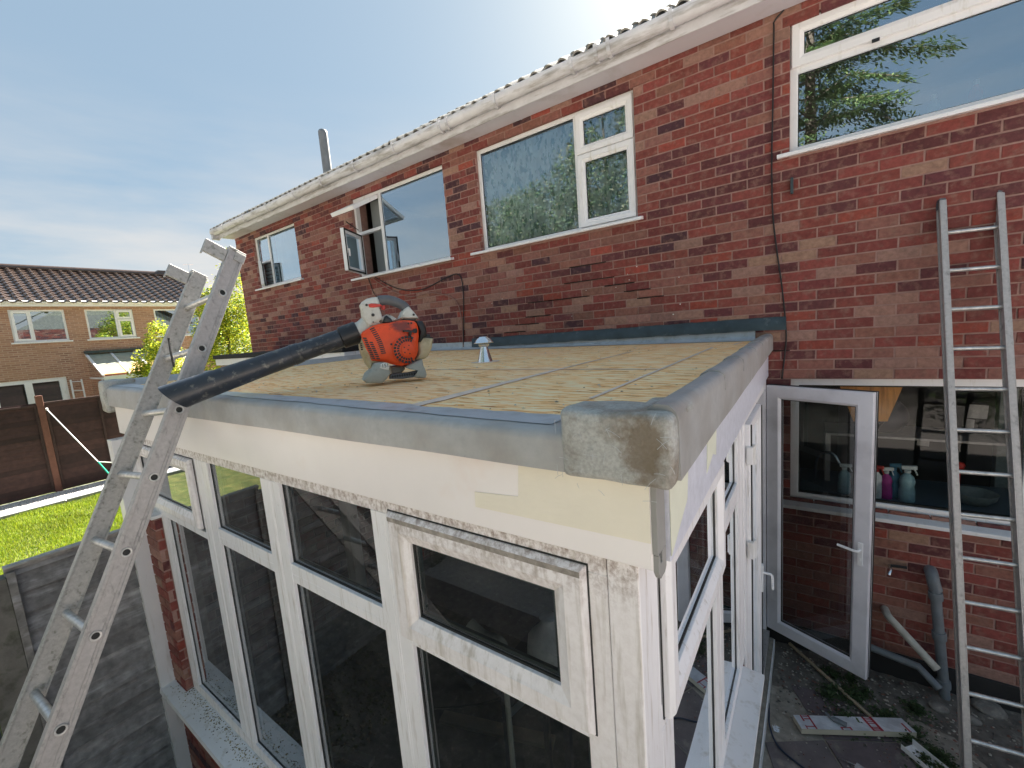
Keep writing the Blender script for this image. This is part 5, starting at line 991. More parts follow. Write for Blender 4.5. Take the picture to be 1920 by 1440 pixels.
# ------------------------------------------------------------------ patio and things on it
pat = MB(); pat.box(-.24, 3.59, -5.49, .0, -.4, -.010); po = pat.build('patio', 'sand', kind='structure')
a_ = math.radians(28); gx = V(0, 0, 0)
o_ = atz(1545, 1386, 0)
for i in range(-9, 12):
    for j in range(-10, 9):
        s_ = .45; ux = V(math.cos(a_), math.sin(a_), 0); uy = V(-math.sin(a_), math.cos(a_), 0); c_ = o_ + ux * (i + .5) * s_ + uy * (j + .5) * s_
        if not (-.05 < c_.x < 3.6 and -3.6 < c_.y < -.32): continue
        pr = proj(c_); 
        if c_.x > .62 and c_.y > -1.0 : continue
        if c_.x > .25 and c_.y > -.62: continue
        if noise.noise(Vector((i * .7, j * .9, 1))) > .45: continue
        h = s_ / 2 - .006; col = random.choice(((.12, .095, .10), (.10, .085, .095), (.15, .12, .115), (.13, .11, .11)))
        mb = MB((c_, ux, uy, V(0, 0, 1))); zt = rnd(-.002, .006); mb.box(-h, h, -h, h, -.008, zt, c=col)
        for v in mb.vs:
            if v.x < -.235: v.x = -.235
            if v.y > -.01: v.y = -.01
        mb.build('paving_slab', 'slab', po, bevel=.004)
mb = MB(); n = 34
for (x0, x1, y0, y1, d) in ((-.23, 3.0, -1.0, -.005, 1),):
    g_ = []
    for i in range(n * 3 + 1):
        for j in range(n + 1):
            x = x0 + (x1 - x0) * i / (n * 3); y = y0 + (y1 - y0) * j / n; dd = min(1, max(0, (y + .55 + .35 * noise.noise(Vector((x * 2, 4, 0))) + max(0, x - .55) * .5) / .25)); q = noise.noise(Vector((x * 11, y * 11, 0))) * .014 + noise.noise(Vector((x * 31, y * 31, 3))) * .008 + noise.noise(Vector((x * 3, y * 3, 3))) * .02
            g_.append((x, y, -.02 + dd * (.03 + max(-.02, q))))
    m_ = n + 1; mb.add(g_, [(i * m_ + j, (i + 1) * m_ + j, (i + 1) * m_ + j + 1, i * m_ + j + 1) for i in range(n * 3) for j in range(n)])
mb.build('earth_bed', 'earth', smooth='all', kind='structure', recalc=False)
mb = MB()
for i in range(2600):
    x, y = rnd(-.2, 2.2), -abs(random.gauss(0, .5)) - .02
    if y < -1.7: continue
    r = rnd(.002, .012) * (1 if y > -.8 else .6); p = V(x, y, rnd(.0, .02)); c_ = random.choice(((.30, .27, .23), (.18, .15, .13), (.10, .09, .08), (.42, .38, .33), (.2, .09, .07)))
    vs = [p + V(math.cos(t_) * r * rnd(.6, 1.3), math.sin(t_) * r * rnd(.6, 1.3), 0) for t_ in (0, 1.3, 2.6, 4, 5.2)] + [p + V(0, 0, r * rnd(.5, 1))]
    mb.add(vs, [(k, (k + 1) % 5, 5) for k in range(5)], c_)
mb.build('rubble', 'weed', kind='stuff')
mb = MB()
for i in range(1500):
    x, y = rnd(-3.9, -2.9), rnd(-4.6, -3.2); r = rnd(.003, .02); p = V(x, y, -.355); c_ = random.choice(((.16, .12, .08), (.22, .18, .12), (.08, .07, .05), (.12, .13, .05)))
    vs = [p + V(math.cos(t_) * r * rnd(.6, 1.5), math.sin(t_) * r * rnd(.4, 1.2), 0) for t_ in (0, 1.3, 2.6, 4, 5.2)] + [p + V(0, 0, r * rnd(.4, .9))]
    mb.add(vs, [(k, (k + 1) % 5, 5) for k in range(5)], c_)
mb.build('leaf_litter', 'weed', kind='stuff')
# insulation board
z_ = .0; c = [atz(1487, 1340, .055), atz(1690, 1346, .055), atz(1719, 1373, .055), atz(1503, 1366, .055)]
t = thing('insulation_board', 'foil-faced insulation board offcut with red print lying on the paving', 'board', V(.25, -.7, .02))
mb = MB(); k = [V(v.x, v.y, .052) for v in c]; lo = [V(v.x, v.y, .015) for v in c]
mb.add(lo + k, [(0, 3, 2, 1), (4, 5, 6, 7), (0, 1, 5, 4), (1, 2, 6, 5), (2, 3, 7, 6), (3, 0, 4, 7)]); mb.build('foam_core', 'foam', t)
mb = MB(); mb.add([v + V(0, 0, .0015) for v in k], [(0, 1, 2, 3)]); mb.build('foil_face', 'foil', t, recalc=False)
def onb(s_, t_): return k[0].lerp(k[1], s_).lerp(k[3].lerp(k[2], s_), t_) + V(0, 0, .0035)
mb = MB()
def q4(s0, s1, t0, t1): mb.add([onb(s0, t0), onb(s1, t0), onb(s1, t1), onb(s0, t1)], [(0, 1, 2, 3)])
q4(.13, .145, .0, 1); q4(.06, .075, 0, .45); q4(.08, .13, .05, .12); q4(.08, .13, .25, .32); q4(.06, .14, .8, .86); q4(.05, .06, .75, 1); q4(.36, .375, .8, 1); q4(.44, .455, .78, 1); q4(.375, .44, .8, .86)
q4(.63, .65, 0, 1); q4(.70, .725, 0, 1)
for f in (.08, .2, .32, .44, .72, .82, .92): q4(.65, .70, f, f + .055)
q4(.94, .955, .4, 1); mb.build('red_print', 'redprint', t, recalc=False, kind='stuff')
p = onb(.33, .3); q = onb(.42, .8); mb = MB(); mb.tube([p + V(-.03, .03, .012), p + V(0, 0, .012)], .008, 8); mb.tube([p + V(0, 0, .012), p.lerp(q, .15) + V(0, 0, .014), q + V(0, 0, .014)], [.010, .016, .016], 10); tag(mb.build('sealant_tube', 'pipe_grey', None, smooth=50), 'small dark sealant nozzle lying on the insulation board', 'sealant tube')
# batten, gutter offcut, stones, sliver
a, b = atz(1480, 1207, .03), atz(1634, 1345, .03); mb = MB(); mb.obox(V(a.x, a.y, .035), V(b.x, b.y, .03), .02, .012); tag(mb.build('thin_batten', 'timber', None), 'long thin batten lying on the ground under the open door', 'batten')
a, b = atz(1700, 1395, .04), atz(1790, 1470, .04); d = (b - a).normalized(); s_ = V(-d.y, d.x, 0); fr = (V(a.x, a.y, .02), d, s_, V(0, 0, 1)); mb = MB(fr); L = (b - a).length + .3
mb.box(0, L, -.045, .045, 0, .003); mb.box(0, L, -.048, -.045, 0, .035); mb.box(0, L, .045, .048, 0, .045); tag(mb.build('gutter_offcut', 'upvc_clean', None, bevel=.001), 'pale trunking offcut on the ground by the foot of the right ladder', 'offcut')
for (px, py, r, lab) in ((1758, 1327, .055, 'round flat dusty stone below the grey waste pipe'), (1855, 1330, .09, 'larger flat stone half buried beyond the right ladder'), (1820, 1350, .05, 'small rubble lump right of the right ladder stile')):
    p = atz(px, py, .02); bm = bmesh.new(); bmesh.ops.create_icosphere(bm, subdivisions=3, radius=r)
    for v in bm.verts: v.co = Vector((v.co.x, v.co.y * .8, v.co.z * .42)) * (1 + .22 * noise.noise(v.co * 14))
    me = bpy.data.meshes.new('stone'); bm.to_mesh(me); bm.free(); me.materials.append(M['stone']); me.polygons.foreach_set('use_smooth', [True] * len(me.polygons)); o = bpy.data.objects.new('stone', me); COL.objects.link(o); o.location = (p.x, p.y, .025); tag(o, lab, 'stone')
a, b = atz(1567, 1420, .01), atz(1604, 1437, .01); mb = MB(); mb.obox(V(a.x, a.y, .016), V(b.x, b.y, .018), .008, .004); mb.obox(V(b.x, b.y, .018), V(b.x, b.y, .018) + V(.08, -.03, 0), .045, .006); tag(mb.build('trowel', 'zinc', None), 'thin pale tool lying on the slabs in front of the insulation board', 'trowel')
mb = MB(); mb.tube(smoothpath([atz(x, y, .012) for x, y in ((1417, 1263), (1430, 1280), (1441, 1320), (1443, 1360), (1460, 1400), (1510, 1442), (1560, 1475), (1600, 1530))], 6), .006, 6); tag(mb.build('ground_cable', 'cable_blue', None, smooth='all'), 'dark blue cable trailing from the conservatory doorway over the patio', 'cable')
a = atz(1455, 1368, .012); mb = MB()
for i in range(9): 
    c_ = V(a.x, a.y, .014) + V(rnd(-.02, .02), rnd(-.02, .02), 0); mb.add([c_, c_ + V(rnd(.01, .03), rnd(-.01, .01), rnd(0, .01)), c_ + V(rnd(-.01, .01), rnd(.01, .03), rnd(0, .012))], [(0, 1, 2)])
tag(mb.build('foil_scrap', 'foil', None, recalc=False), 'crumpled scrap of foil beside the blue cable', 'scrap')
# weeds
mb = MB()
for cl in range(26):
    c0 = V(rnd(.10, .62), rnd(-.68, -.16), .0)
    if cl > 19: c0 = V(rnd(.55, .72), rnd(-.78, -.6), 0)
    for i in range(150):
        a_ = rnd(0, 6.3); r = abs(random.gauss(0, .05)); p = c0 + V(math.cos(a_) * r, math.sin(a_) * r, rnd(.0, .06) * math.exp(-r * 10)); L = rnd(.01, .03); an = rnd(0, 6.3); d = V(math.cos(an), math.sin(an), rnd(-.2, .6)).normalized(); s_ = V(-math.sin(an), math.cos(an), rnd(-.3, .3)) * L * .3; g = rnd(.5, 1.5)
        mb.add([p, p + d * L * .5 + s_, p + d * L, p + d * L * .5 - s_], [(0, 1, 2, 3)], (.045 * g, .075 * g, .026 * g))
mb.build('weeds', 'weed', kind='stuff', recalc=False)

# ------------------------------------------------------------------ neighbour's flat roofed extension
p0, p1 = aty(398, 668, -1.0), aty(642, 657, -1.0)
t = thing('flat_roof_extension', 'flat-roofed extension with black roof edge and white fascia beyond the conservatory', 'extension', (-6.3, -.5, 0))
x0, x1 = p0.x, p1.x; zt = p0.z + .01
mb = MB(); mb.box(x0 + .05, x1 - .05, -.92, -.02, 0, zt - .18); mb.build('wall', 'mortar', t)
mb = MB(); mb.box(x0, x1 + .0, -1.0, -.01, zt - .065, zt); mb.build('roof_edge', 'plinth', t, bevel=.01)
mb = MB(); mb.box(x0 + .03, x1 - .01, -.975, -.02, zt - .17, zt - .067); mb.build('fascia_board', 'upvc_clean', t, bevel=.003)

# ------------------------------------------------------------------ near fence
nf = thing('garden_fence', 'weathered grey lap fence running from the conservatory post towards the camera', 'fence', (-3.9, -4.2, 0)); FX = -3.90
NF = frame((FX, 0, 0), (0, -1, 0), (1, 0, 0)); zt = Z(-1.155); u = 3.33; i = 0
pu = [3.86, 5.72, 7.58, 9.44]
for i, uu in enumerate([3.19, 3.97, 5.83, 7.69]):
    ue = [3.82, 5.68, 7.54, 9.4][i]; z_ = -.36
    k = 0
    while z_ < zt - .03:
        h = .125; mb = MB(NF); g_ = rnd(.6, 1.35); mb.c = (.20 * g_, .195 * g_, .195 * g_); zz = min(z_ + h + .015, zt - .02); n = 10; vs = []
        for s_ in range(n + 1):
            q = uu + (ue - uu) * s_ / n; wv = .006 * noise.noise(Vector((q * 2.2, k * 3.1, i))); wz = .008 * noise.noise(Vector((q * 1.3, k * 5.1, i + 4)))
            vs += [(q, z_ + wz, .020 + wv), (q, zz + wz * .4, -.004 + wv), (q, zz + wz * .4, -.012 + wv), (q, z_ + wz, .008 + wv)]
        mb.add([mb.P(*v) for v in vs], [(4 * s_ + a, 4 * s_ + (a + 1) % 4, 4 * s_ + 4 + (a + 1) % 4, 4 * s_ + 4 + a) for s_ in range(n) for a in range(4)] + [(0, 1, 2, 3), (4 * n, 4 * n + 3, 4 * n + 2, 4 * n + 1)])
        mb.build('fence_board', 'wood_grey', nf); z_ += h; k += 1
    mb = MB(NF); mb.c = (.26, .25, .24); mb.box(uu, ue, zt - .035, zt - .012, -.03, .018); mb.build('top_rail', 'wood_grey', nf, bevel=.002); mb = MB(NF); mb.c = (.34, .33, .31); mb.box(uu, ue, zt - .012, zt, -.02, .035); mb.build('capping', 'wood_grey', nf, bevel=.002)
    for q in (uu + .012, ue - .04): mb = MB(NF); mb.c = (.2, .19, .18); mb.box(q, q + .035, -.34, zt - .036, .022, .044); mb.build('batten', 'wood_grey', nf, bevel=.002)
for uu in pu: mb = MB(NF); mb.box(uu - .045, uu + .105, -.36, zt - .06, -.06, .04); mb.build('fence_post', 'old_post', nf, bevel=.004)

# ------------------------------------------------------------------ far fence, post, line
ff = thing('garden_fence', 'tall dark brown slatted fence at the far side of the neighbouring lawn', 'fence', (-14, -3, 0)); BFr = frame((-14, 0, 0), (0, 1, 0), (1, 0, 0)); zt = Z(-.80)
yp = atx(84, 800, -14).y
for i in range(-3, 3):
    a = yp + i * 1.9 + .06; b = a + 1.78; st = .0 if i >= 0 else -.03; k = 0; z_ = .03
    if i > 1: continue
    while z_ < zt + st - .06:
        mb = MB(BFr); g_ = rnd(.65, 1.5); mb.c = (.042 * g_, .020 * g_, .017 * g_); w = rnd(-.004, .004); mb.add([mb.P(u, v, n) for u, v, n in ((a, z_, .02 + w), (b, z_, .02 - w), (b, z_ + .125, .002), (a, z_ + .125, .002), (a, z_, .004), (b, z_, .004), (b, z_ + .125, -.008), (a, z_ + .125, -.008))], [(0, 1, 2, 3), (4, 7, 6, 5), (0, 4, 5, 1), (2, 6, 7, 3), (0, 3, 7, 4), (1, 5, 6, 2)]); mb.build('slat', 'wood_dark', ff); z_ += .112; k += 1
    mb = MB(BFr); mb.c = (.05, .026, .022); mb.box(a, b, zt + st - .05, zt + st, -.02, .04); mb.build('top_rail', 'wood_dark', ff, bevel=.003)
    for q in (a + .0, (a + b) / 2 - .02, b - .04): mb = MB(BFr); mb.c = (.035, .017, .014); mb.box(q, q + .045, .03, zt + st - .05, .022, .045); mb.build('batten', 'wood_dark', ff, bevel=.003)
for i in range(-3, 3): mb = MB(BFr); mb.c = (.04, .02, .016); y_ = yp + i * 1.9; hh = zt + (.16 if i == 0 else .02); mb.box(y_ - .055, y_ + .055, 0, hh, -.05, .06); o = mb.build('fence_post', 'wood_post' if i == 0 else 'wood_dark', ff, bevel=.008, seg=2); 
hk = atx(88, 768, -13.9); mb = MB(); mb.tube([hk + V(-.05, 0, 0), hk, hk + V(.02, 0, .03)], .02, 8); mb.tube([hk, atx(184, 866, -12.2)], .012, 6); mb.tube([atx(184, 866, -12.2), atx(222, 868, -12.0)], .010, 6); tag(mb.build('washing_line', 'rope', None, smooth=60), 'white washing line hooked on the brown fence post', 'washing line')
mb = MB(); mb.tube([atx(184, 866, -12.2), atx(208, 893, -11.6), atx(260, 950, -10.5)], .016, 6); tag(mb.build('washing_line', 'rope_g', None, smooth=60), 'green end of the washing line dropping behind the left ladder', 'washing line')
# gravel bed, edging, stones
mb = MB(); mb.box(-14.0, -12.84, -12, 3, -.2, .015); mb.build('gravel_bed', 'gravel', kind='structure')
mb = MB()
for i in range(6000):
    p = V(rnd(-13.95, -12.86), rnd(-3.6, -.4), .015); r = rnd(.008, .022); vs = [p + V(math.cos(t_) * r * rnd(.7, 1.2), math.sin(t_) * r * rnd(.7, 1.2), 0) for t_ in (0, 1.5, 3.1, 4.6)] + [p + V(0, 0, r * rnd(.6, 1.1))]; g = rnd(.4, .78)
    mb.add(vs, [(k, (k + 1) % 4, 4) for k in range(4)], (g, g * .97, g * .94))
mb.build('gravel', 'weed', kind='stuff')
ke = thing('edging', 'row of grey concrete edging blocks between lawn and white gravel', 'edging', (-12.8, -3, 0))
for i in range(12): mb = MB(); y_ = -7 + i * .915; x_ = -12.80; mb.box(x_ - .035, x_ + .035, y_, y_ + .90, -.05, rnd(.055, .065)); mb.build('edging_block', 'kerb', ke, bevel=.01)
# grass
def tufts(name, boxes, dens, hmin, hmax, w, cols, size=None):
    mb = MB()
    for (xa, xb, ya, yb) in boxes:
        for i in range(int((xb - xa) * (yb - ya) * dens)):
            x, y = rnd(xa, xb), rnd(ya, yb); h = rnd(hmin, hmax) * (1.1 + .8 * noise.noise(Vector((x * 2, y * 2, 0)))); a_ = rnd(0, 6.3); l_ = rnd(.1, .5) * h; b_ = rnd(0, 6.3); g = rnd(.7, 1.35) * (1 + .35 * noise.noise(Vector((x * .9, y * .9, 7))))
            c = random.choice(cols); d = V(math.cos(a_), math.sin(a_), 0) * w; top = V(x + math.cos(b_) * l_, y + math.sin(b_) * l_, h - .012)
            mb.vs += [V(x, y, -.012) - d, V(x, y, -.012) + d, top]; n = len(mb.vs); mb.fs.append((n - 3, n - 2, n - 1)); mb.cs.append((c[0] * g, c[1] * g, c[2] * g))
    return mb.build(name, 'grass', kind='stuff', recalc=False)
tufts('grass', [(-12.76, -9.0, -3.9, -.6)], 5200, .02, .055, .005, ((.16, .24, .010), (.09, .15, .010), (.27, .30, .02), (.20, .26, .012)))
# ------------------------------------------------------------------ houses opposite
FHX = -23.0; GH = frame((FHX, 0, 0), (0, 1, 0), (1, 0, 0)); fh = lambda x, y: (lambda p: (p.y, p.z))(atx(x, y, FHX))
oh = thing('opposite_house', 'light brick terrace opposite with dark tiled roof, seen above the dark fence', 'house', (-26, 0, 0))
yl, yrr = -9.5, fh(396, 566)[0]; ze = fh(100, 568)[1]
wins = []
def q(x0, y0_, x1, y1_): a = fh(x0, y0_); b = fh(x1, y1_); return (a[0], b[0], b[1], a[1])
wlist = [q(13, 581, 131, 638), q(158, 584, 258, 636), q(288, 585, 380, 634)]
zb_, zt_ = wlist[0][2], wlist[0][3]; wlist = [(w_[0], w_[1], zb_, zt_) for w_ in wlist] + [(wlist[0][0] - 2.9, wlist[0][0] - 1.3, zb_, zt_)]
fd = (fh(0, 714)[0] - 1.9, fh(125, 712)[0], .12, fh(60, 712)[1])
mb = MB(GH); us = sorted({yl, yrr, *[a for o in wlist + [fd] for a in o[:2]]}); zs = sorted({0.0, ze + .05, *[a for o in wlist + [fd] for a in o[2:]]})
for i in range(len(us) - 1):
    for j in range(len(zs) - 1):
        cu, cz = (us[i] + us[i + 1]) / 2, (zs[j] + zs[j + 1]) / 2
        if any(a < cu < b and c < cz < d for a, b, c, d in wlist + [fd]): continue
        mb.box(us[i], us[i + 1], zs[j], zs[j + 1], -.3, 0)
mb.build('wall', 'farbrick', oh)
mb = MB(); mb.box(FHX - 8, FHX - .3, yrr - .3, yrr, 0, ze + .05); mb.add([(FHX + .2, yrr - .01, ze), (FHX - 8, yrr - .01, ze), (FHX - 4, yrr - .01, ze + 2.3)], [(0, 1, 2)]); mb.build('gable_wall', 'farbrick', oh, recalc=False)
def fwin(o, splits, lab=None, sash=()):
    mb = MB(GH); mb.ring(*o, [(0, -.10), (0, -.03), (.06, -.03), (.06, -.10)]); f = mb.build('window', 'upvc_clean', oh)
    if lab: plab(f, lab)
    xs = [o[0] + .06] + list(splits) + [o[1] - .06]
    for s_ in splits: mb = MB(GH); mb.box(s_ - .035, s_ + .035, o[2] + .06, o[3] - .06, -.10, -.031); mb.build('mullion', 'upvc_clean', f)
    for a, b in zip(xs[:-1], xs[1:]): mb = MB(GH); mb.add([mb.P(a, o[2] + .05, -.07), mb.P(b, o[2] + .05, -.07), mb.P(b, o[3] - .05, -.07), mb.P(a, o[3] - .05, -.07)], [(0, 1, 2, 3)]); mb.build('pane', 'glass', f, recalc=False)
    mb = MB(GH); mb.box(o[0] - .08, o[1] + .08, o[2] - .05, o[2], -.05, .06); mb.build('window_sill', 'upvc_clean', f); return f
fw = fwin(wlist[0], [fh(57, 600)[0]]); mb = MB(GH); mb.ring(wlist[0][0] + .05, fh(57, 600)[0], wlist[0][2] + .05, wlist[0][3] - .05, [(0, -.03), (0, 0), (.07, 0), (.07, -.05)]); mb.build('sash', 'upvc_clean', fw)
fw = fwin(wlist[1], [fh(219, 600)[0]]); ym, yh = fh(219, 600)[0], fh(230, 598)[1]
for a, b in ((wlist[1][2] + .04, yh - .01), (yh + .01, wlist[1][3] - .04)): mb = MB(GH); mb.ring(ym + .02, wlist[1][1] - .03, a, b, [(0, -.03), (0, 0), (.075, 0), (.075, -.05)]); mb.build('sash', 'upvc_clean', fw)
fwin(wlist[2], []); fwin(wlist[3], [])
mb = MB(GH)
for i in range(16): u = wlist[2][0] + .05 + i * .11; mb.box(u, u + .06, wlist[2][2] + .05, wlist[2][3] - .05, -.25, -.22)
mb.build('blind', 'frosted', oh)
fw = fwin(fd, [fd[0] + (fd[1] - fd[0]) * .25, fd[0] + (fd[1] - fd[0]) * .5, fh(57, 740)[0]], 'white patio doors')
mb = MB(GH); mb.box(fh(57, 740)[0] - .09, fh(57, 740)[0] + .10, fd[2] + .06, fd[3] - .06, -.03, -.0); mb.box(fd[1] - .2, fd[1] - .06, fd[2] + .06, fd[3] - .06, -.03, -.01); mb.box(fd[0] + .06, fd[1] - .06, fd[3] - .13, fd[3] - .06, -.03, -.015); mb.build('door_frame', 'upvc_clean', fw)
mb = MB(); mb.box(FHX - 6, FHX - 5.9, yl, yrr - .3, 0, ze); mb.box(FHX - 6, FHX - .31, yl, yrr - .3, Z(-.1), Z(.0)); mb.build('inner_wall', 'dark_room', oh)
mb = MB(); mb.box(FHX + .0, FHX + .22, yl, yrr, ze - .14, ze + .02); mb.build('fascia_board', 'upvc_clean', oh); mb = MB(); mb.tube([(FHX + .27, yl, ze + .0), (FHX + .27, yrr, ze)], .06, 10); mb.build('gutter', 'upvc_clean', oh, smooth=60)
# roof slope: rolled tiles in courses
ridge = atx(180, 508, FHX - 3.6); RY, RZ0 = ridge.z, ze + .06; PD = 3.9; pit2 = math.atan2(ridge.z - RZ0, PD); SLn = PD / math.cos(pit2); nc = 13; per = .30
mb = MB(); n = 0; cols = int((yrr + .25 - yl) / per)
for k in range(nc):
    s0 = SLn * k / nc; s1 = SLn * (k + 1) / nc + .04; vs = []; m_ = 0
    for c in range(cols):
        for f, h in ((0, 0), (.12, .045), (.28, .07), (.44, .045), (.56, 0), (.78, -.012)):
            y = yl + (c + f) * per; hx = h + .02
            for s_, ex in ((s0, .035), (s1, 0)): vs.append((FHX + .33 - s_ * math.cos(pit2) + math.sin(pit2) * (hx + ex), y, RZ0 - .1 + s_ * math.sin(pit2) + math.cos(pit2) * (hx + ex)))
            m_ += 1
    mb.add(vs, [(2 * i, 2 * i + 2, 2 * i + 3, 2 * i + 1) for i in range(m_ - 1)])
    vs2 = []
    for i in range(m_): a = vs[2 * i]; vs2 += [a, (a[0] - .01, a[1], a[2] - .035)]
    mb.add(vs2, [(2 * i, 2 * i + 1, 2 * i + 3, 2 * i + 2) for i in range(m_ - 1)])
M['tile_far'] = mat('brown_glazed_tile', (.060, .040, .032), .26, var=.3, vscale=6, spec=.8); mb.build('roof', 'tile_far', oh, kind='stuff', recalc=False)
xr_ = FHX + .33 - SLn * math.cos(pit2); zr_ = RZ0 + SLn * math.sin(pit2)
mb = MB(); mb.tube([(xr_, yl, zr_ - .02), (xr_, yrr + .2, zr_ - .02)], .13, 10); mb.build('ridge', 'tile_far', oh, smooth=50); mb = MB(); mb.add([(xr_, yl, zr_), (xr_, yrr + .2, zr_), (xr_ - 4, yrr + .2, ze), (xr_ - 4, yl, ze)], [(0, 1, 2, 3)]); mb.build('rear_roof', 'tile_far', oh, recalc=False)
p = atx(312, 517, xr_); mb = MB(); mb.box(xr_ - .3, xr_ + .1, p.y - .35, p.y + .35, zr_ - .1, zr_ + .16); mb.build('chimney_stub', 'tile_far', oh); p = atx(336, 527, xr_ + .9); mb = MB(); mb.lathe([(.12, -.1), (.12, .06), (.0, .12)], (p.x, p.y, p.z), seg=12); mb.build('vent_cowl', 'upvc', oh)
mb = MB(); p = atx(355, 510, xr_); mb.tube([(xr_, p.y, zr_), (xr_, p.y, zr_ + .6)], .012, 6); mb.tube([(xr_ - .1, p.y - .2, zr_ + .55), (xr_ + .1, p.y + .2, zr_ + .55)], .01, 6); mb.build('aerial', 'zinc', oh)
# lean-to on the opposite house
lt = thing('lean_to', 'white lean-to conservatory with glazed roof on the opposite house', 'conservatory', (FHX + 1.2, 0, 0))
y0_, z1_ = fh(160, 665); y1_ = fh(330, 657)[0]; DX = 1.9; fr_pt = atx(195, 705, FHX + DX); zf = atx(195, 703, FHX + DX).z; yf0 = y0_ + .02; ysf = y0_ + .02
def bar(a, b, w=.07, n='rafter', m='upvc_clean'): mb = MB(); mb.obox(a, b, w, w, up=(0, 0, 1)); return mb.build(n, m, lt)
nb = 4
for i in range(nb + 1): y = ysf + (y1_ - ysf) * i / nb; bar((FHX, y, z1_), (FHX + DX, y, zf))
for i in range(nb):
    a, b = ysf + (y1_ - ysf) * i / nb + .04, ysf + (y1_ - ysf) * (i + 1) / nb - .04; mb = MB(); P_ = lambda s_, y: (FHX + DX * s_, y, z1_ + (zf - z1_) * s_ + .02)
    mb.add([P_(0, a), P_(.55, a), P_(.55, b), P_(0, b)], [(0, 1, 2, 3)]); mb.build('roof_pane', 'poly', lt, recalc=False); mb = MB(); mb.add([P_(.56, a), P_(1, a), P_(1, b), P_(.56, b)], [(0, 1, 2, 3)]); mb.build('roof_blind', 'tanblind', lt, recalc=False)
zs_ = atx(165, 722, FHX).z
for y in (ysf,):
    for (xx, zz) in ((FHX + .05, z1_), (FHX + DX * .33, z1_ + (zf - z1_) * .33), (FHX + DX * .66, z1_ + (zf - z1_) * .66), (FHX + DX, zf)): bar((xx, y, 1.0), (xx, y, zz), .06, 'side_post')
    bar((FHX, y, zs_ + .25), (FHX + DX, y, zs_ + .25), .06, 'side_rail'); bar((FHX, y, 1.0), (FHX + DX, y, 1.0), .08, 'side_rail')
    mb = MB(); mb.add([(FHX, y, 1.0), (FHX + DX, y, 1.0), (FHX + DX, y, zf), (FHX, y, z1_)], [(0, 1, 2, 3)]); mb.build('pane', 'glass_c', lt, recalc=False)
mb = MB(); mb.box(FHX + .02, FHX + DX + .04, ysf - .04, y1_, 0, .96); mb.build('dwarf_wall', 'farbrick', lt)
mb = MB(); mb.box(FHX + DX - .02, FHX + DX + .05, ysf, y1_, 1.0, zf - .06); mb.build('front_panel', 'upvc_clean', lt); mb = MB(); mb.box(FHX + DX + .051, FHX + DX + .06, ysf + .55, ysf + 1.25, 1.4, zf - .25); mb.build('front_blind', 'timber', lt)
mb = MB(); mb.box(FHX, FHX + .15, ysf - .05, y1_, z1_ + .03, z1_ + .13); mb.build('wall_flashing', 'lead', lt)
# ladder hung on the opposite wall
t = thing('wall_ladder', 'short pale ladder hanging on the opposite house beside the patio doors', 'ladder', (FHX + .1, fh(140, 750)[0], 0))
a0, a1, b0, b1 = fh(131, 712), fh(141, 775), fh(151, 711), fh(163, 775)
for a, b in ((a0, a1), (b0, b1)): mb = MB(); mb.obox((FHX + .12, a[0], a[1]), (FHX + .3, b[0], b[1] - .4), .05, .05); mb.build('stile', 'upvc', t)
for f in (.06, .32, .58, .84): mb = MB(); mb.tube([(FHX + .12 + .12 * f, a0[0] + (a1[0] - a0[0]) * f, a0[1] + (a1[1] - a0[1]) * f), (FHX + .12 + .12 * f, b0[0] + (b1[0] - b0[0]) * f, b0[1] + (b1[1] - b0[1]) * f)], .018, 6); mb.build('rung', 'upvc', t)

# ------------------------------------------------------------------ foliage
def foliage(t, name, blobs, n, leaf, cols, mt='leaf', flat=.4, droop=0):
    mb = MB(); wts = [b[1] * b[2] * b[3] if len(b) > 3 else 1 for b in blobs]
    for i in range(n):
        c, rx, ry, rz = random.choices(blobs, wts)[0]
        d = V(random.gauss(0, 1), random.gauss(0, 1), random.gauss(0, 1)).normalized(); r = rnd(.35, 1) ** .5 * (1 + .35 * noise.noise(d * 2.3 + Vector(c)))
        p = Vector(c) + V(d.x * rx, d.y * ry, d.z * rz) * r
        if noise.noise(p * 1.9) < -.28: continue
        if p.z < .05: continue
        a = V(random.gauss(0, 1), random.gauss(0, 1), random.gauss(0, flat) - droop).normalized() * leaf * rnd(.6, 1.4); b = a.cross(V(rnd(-1, 1), rnd(-1, 1), rnd(-1, 1))).normalized() * a.length * .28
        c_ = random.choice(cols); g = rnd(.7, 1.3) * (1 + .5 * noise.noise(p * .8)); mb.vs += [p, p + a * .5 + b, p + a, p + a * .5 - b]; k = len(mb.vs); mb.fs.append((k - 4, k - 3, k - 2, k - 1)); mb.cs.append((c_[0] * g, c_[1] * g, c_[2] * g))
    return mb.build(name, mt, t, recalc=False)
YG = ((.50, .50, .03), (.38, .44, .03), (.20, .30, .035), (.58, .54, .06), (.12, .2, .03))
b1 = atd(300, 668, 15.5); t = thing('yellow_shrub', 'yellow-green shrub growing in front of the opposite lean-to, left of the ladder', 'shrub', (b1.x, b1.y, 0))
foliage(t, 'crown', [((b1.x, b1.y, b1.z - .5), .75, .75, 1.1), ((b1.x, b1.y + .1, b1.z + .55), .45, .45, .75), ((b1.x + .1, b1.y - .35, b1.z - 1.0), .7, .7, .8)], 17000, .075, YG); mb = MB(); mb.tube([(b1.x, b1.y, 0), (b1.x, b1.y, b1.z)], [.07, .03], 8); mb.build('trunk', 'bark', t)
b2 = atd(425, 620, 15.0); t = thing('yellow_tree', 'taller yellow-green tree between the ladder and the corner of the brick house', 'tree', (b2.x, b2.y, 0))
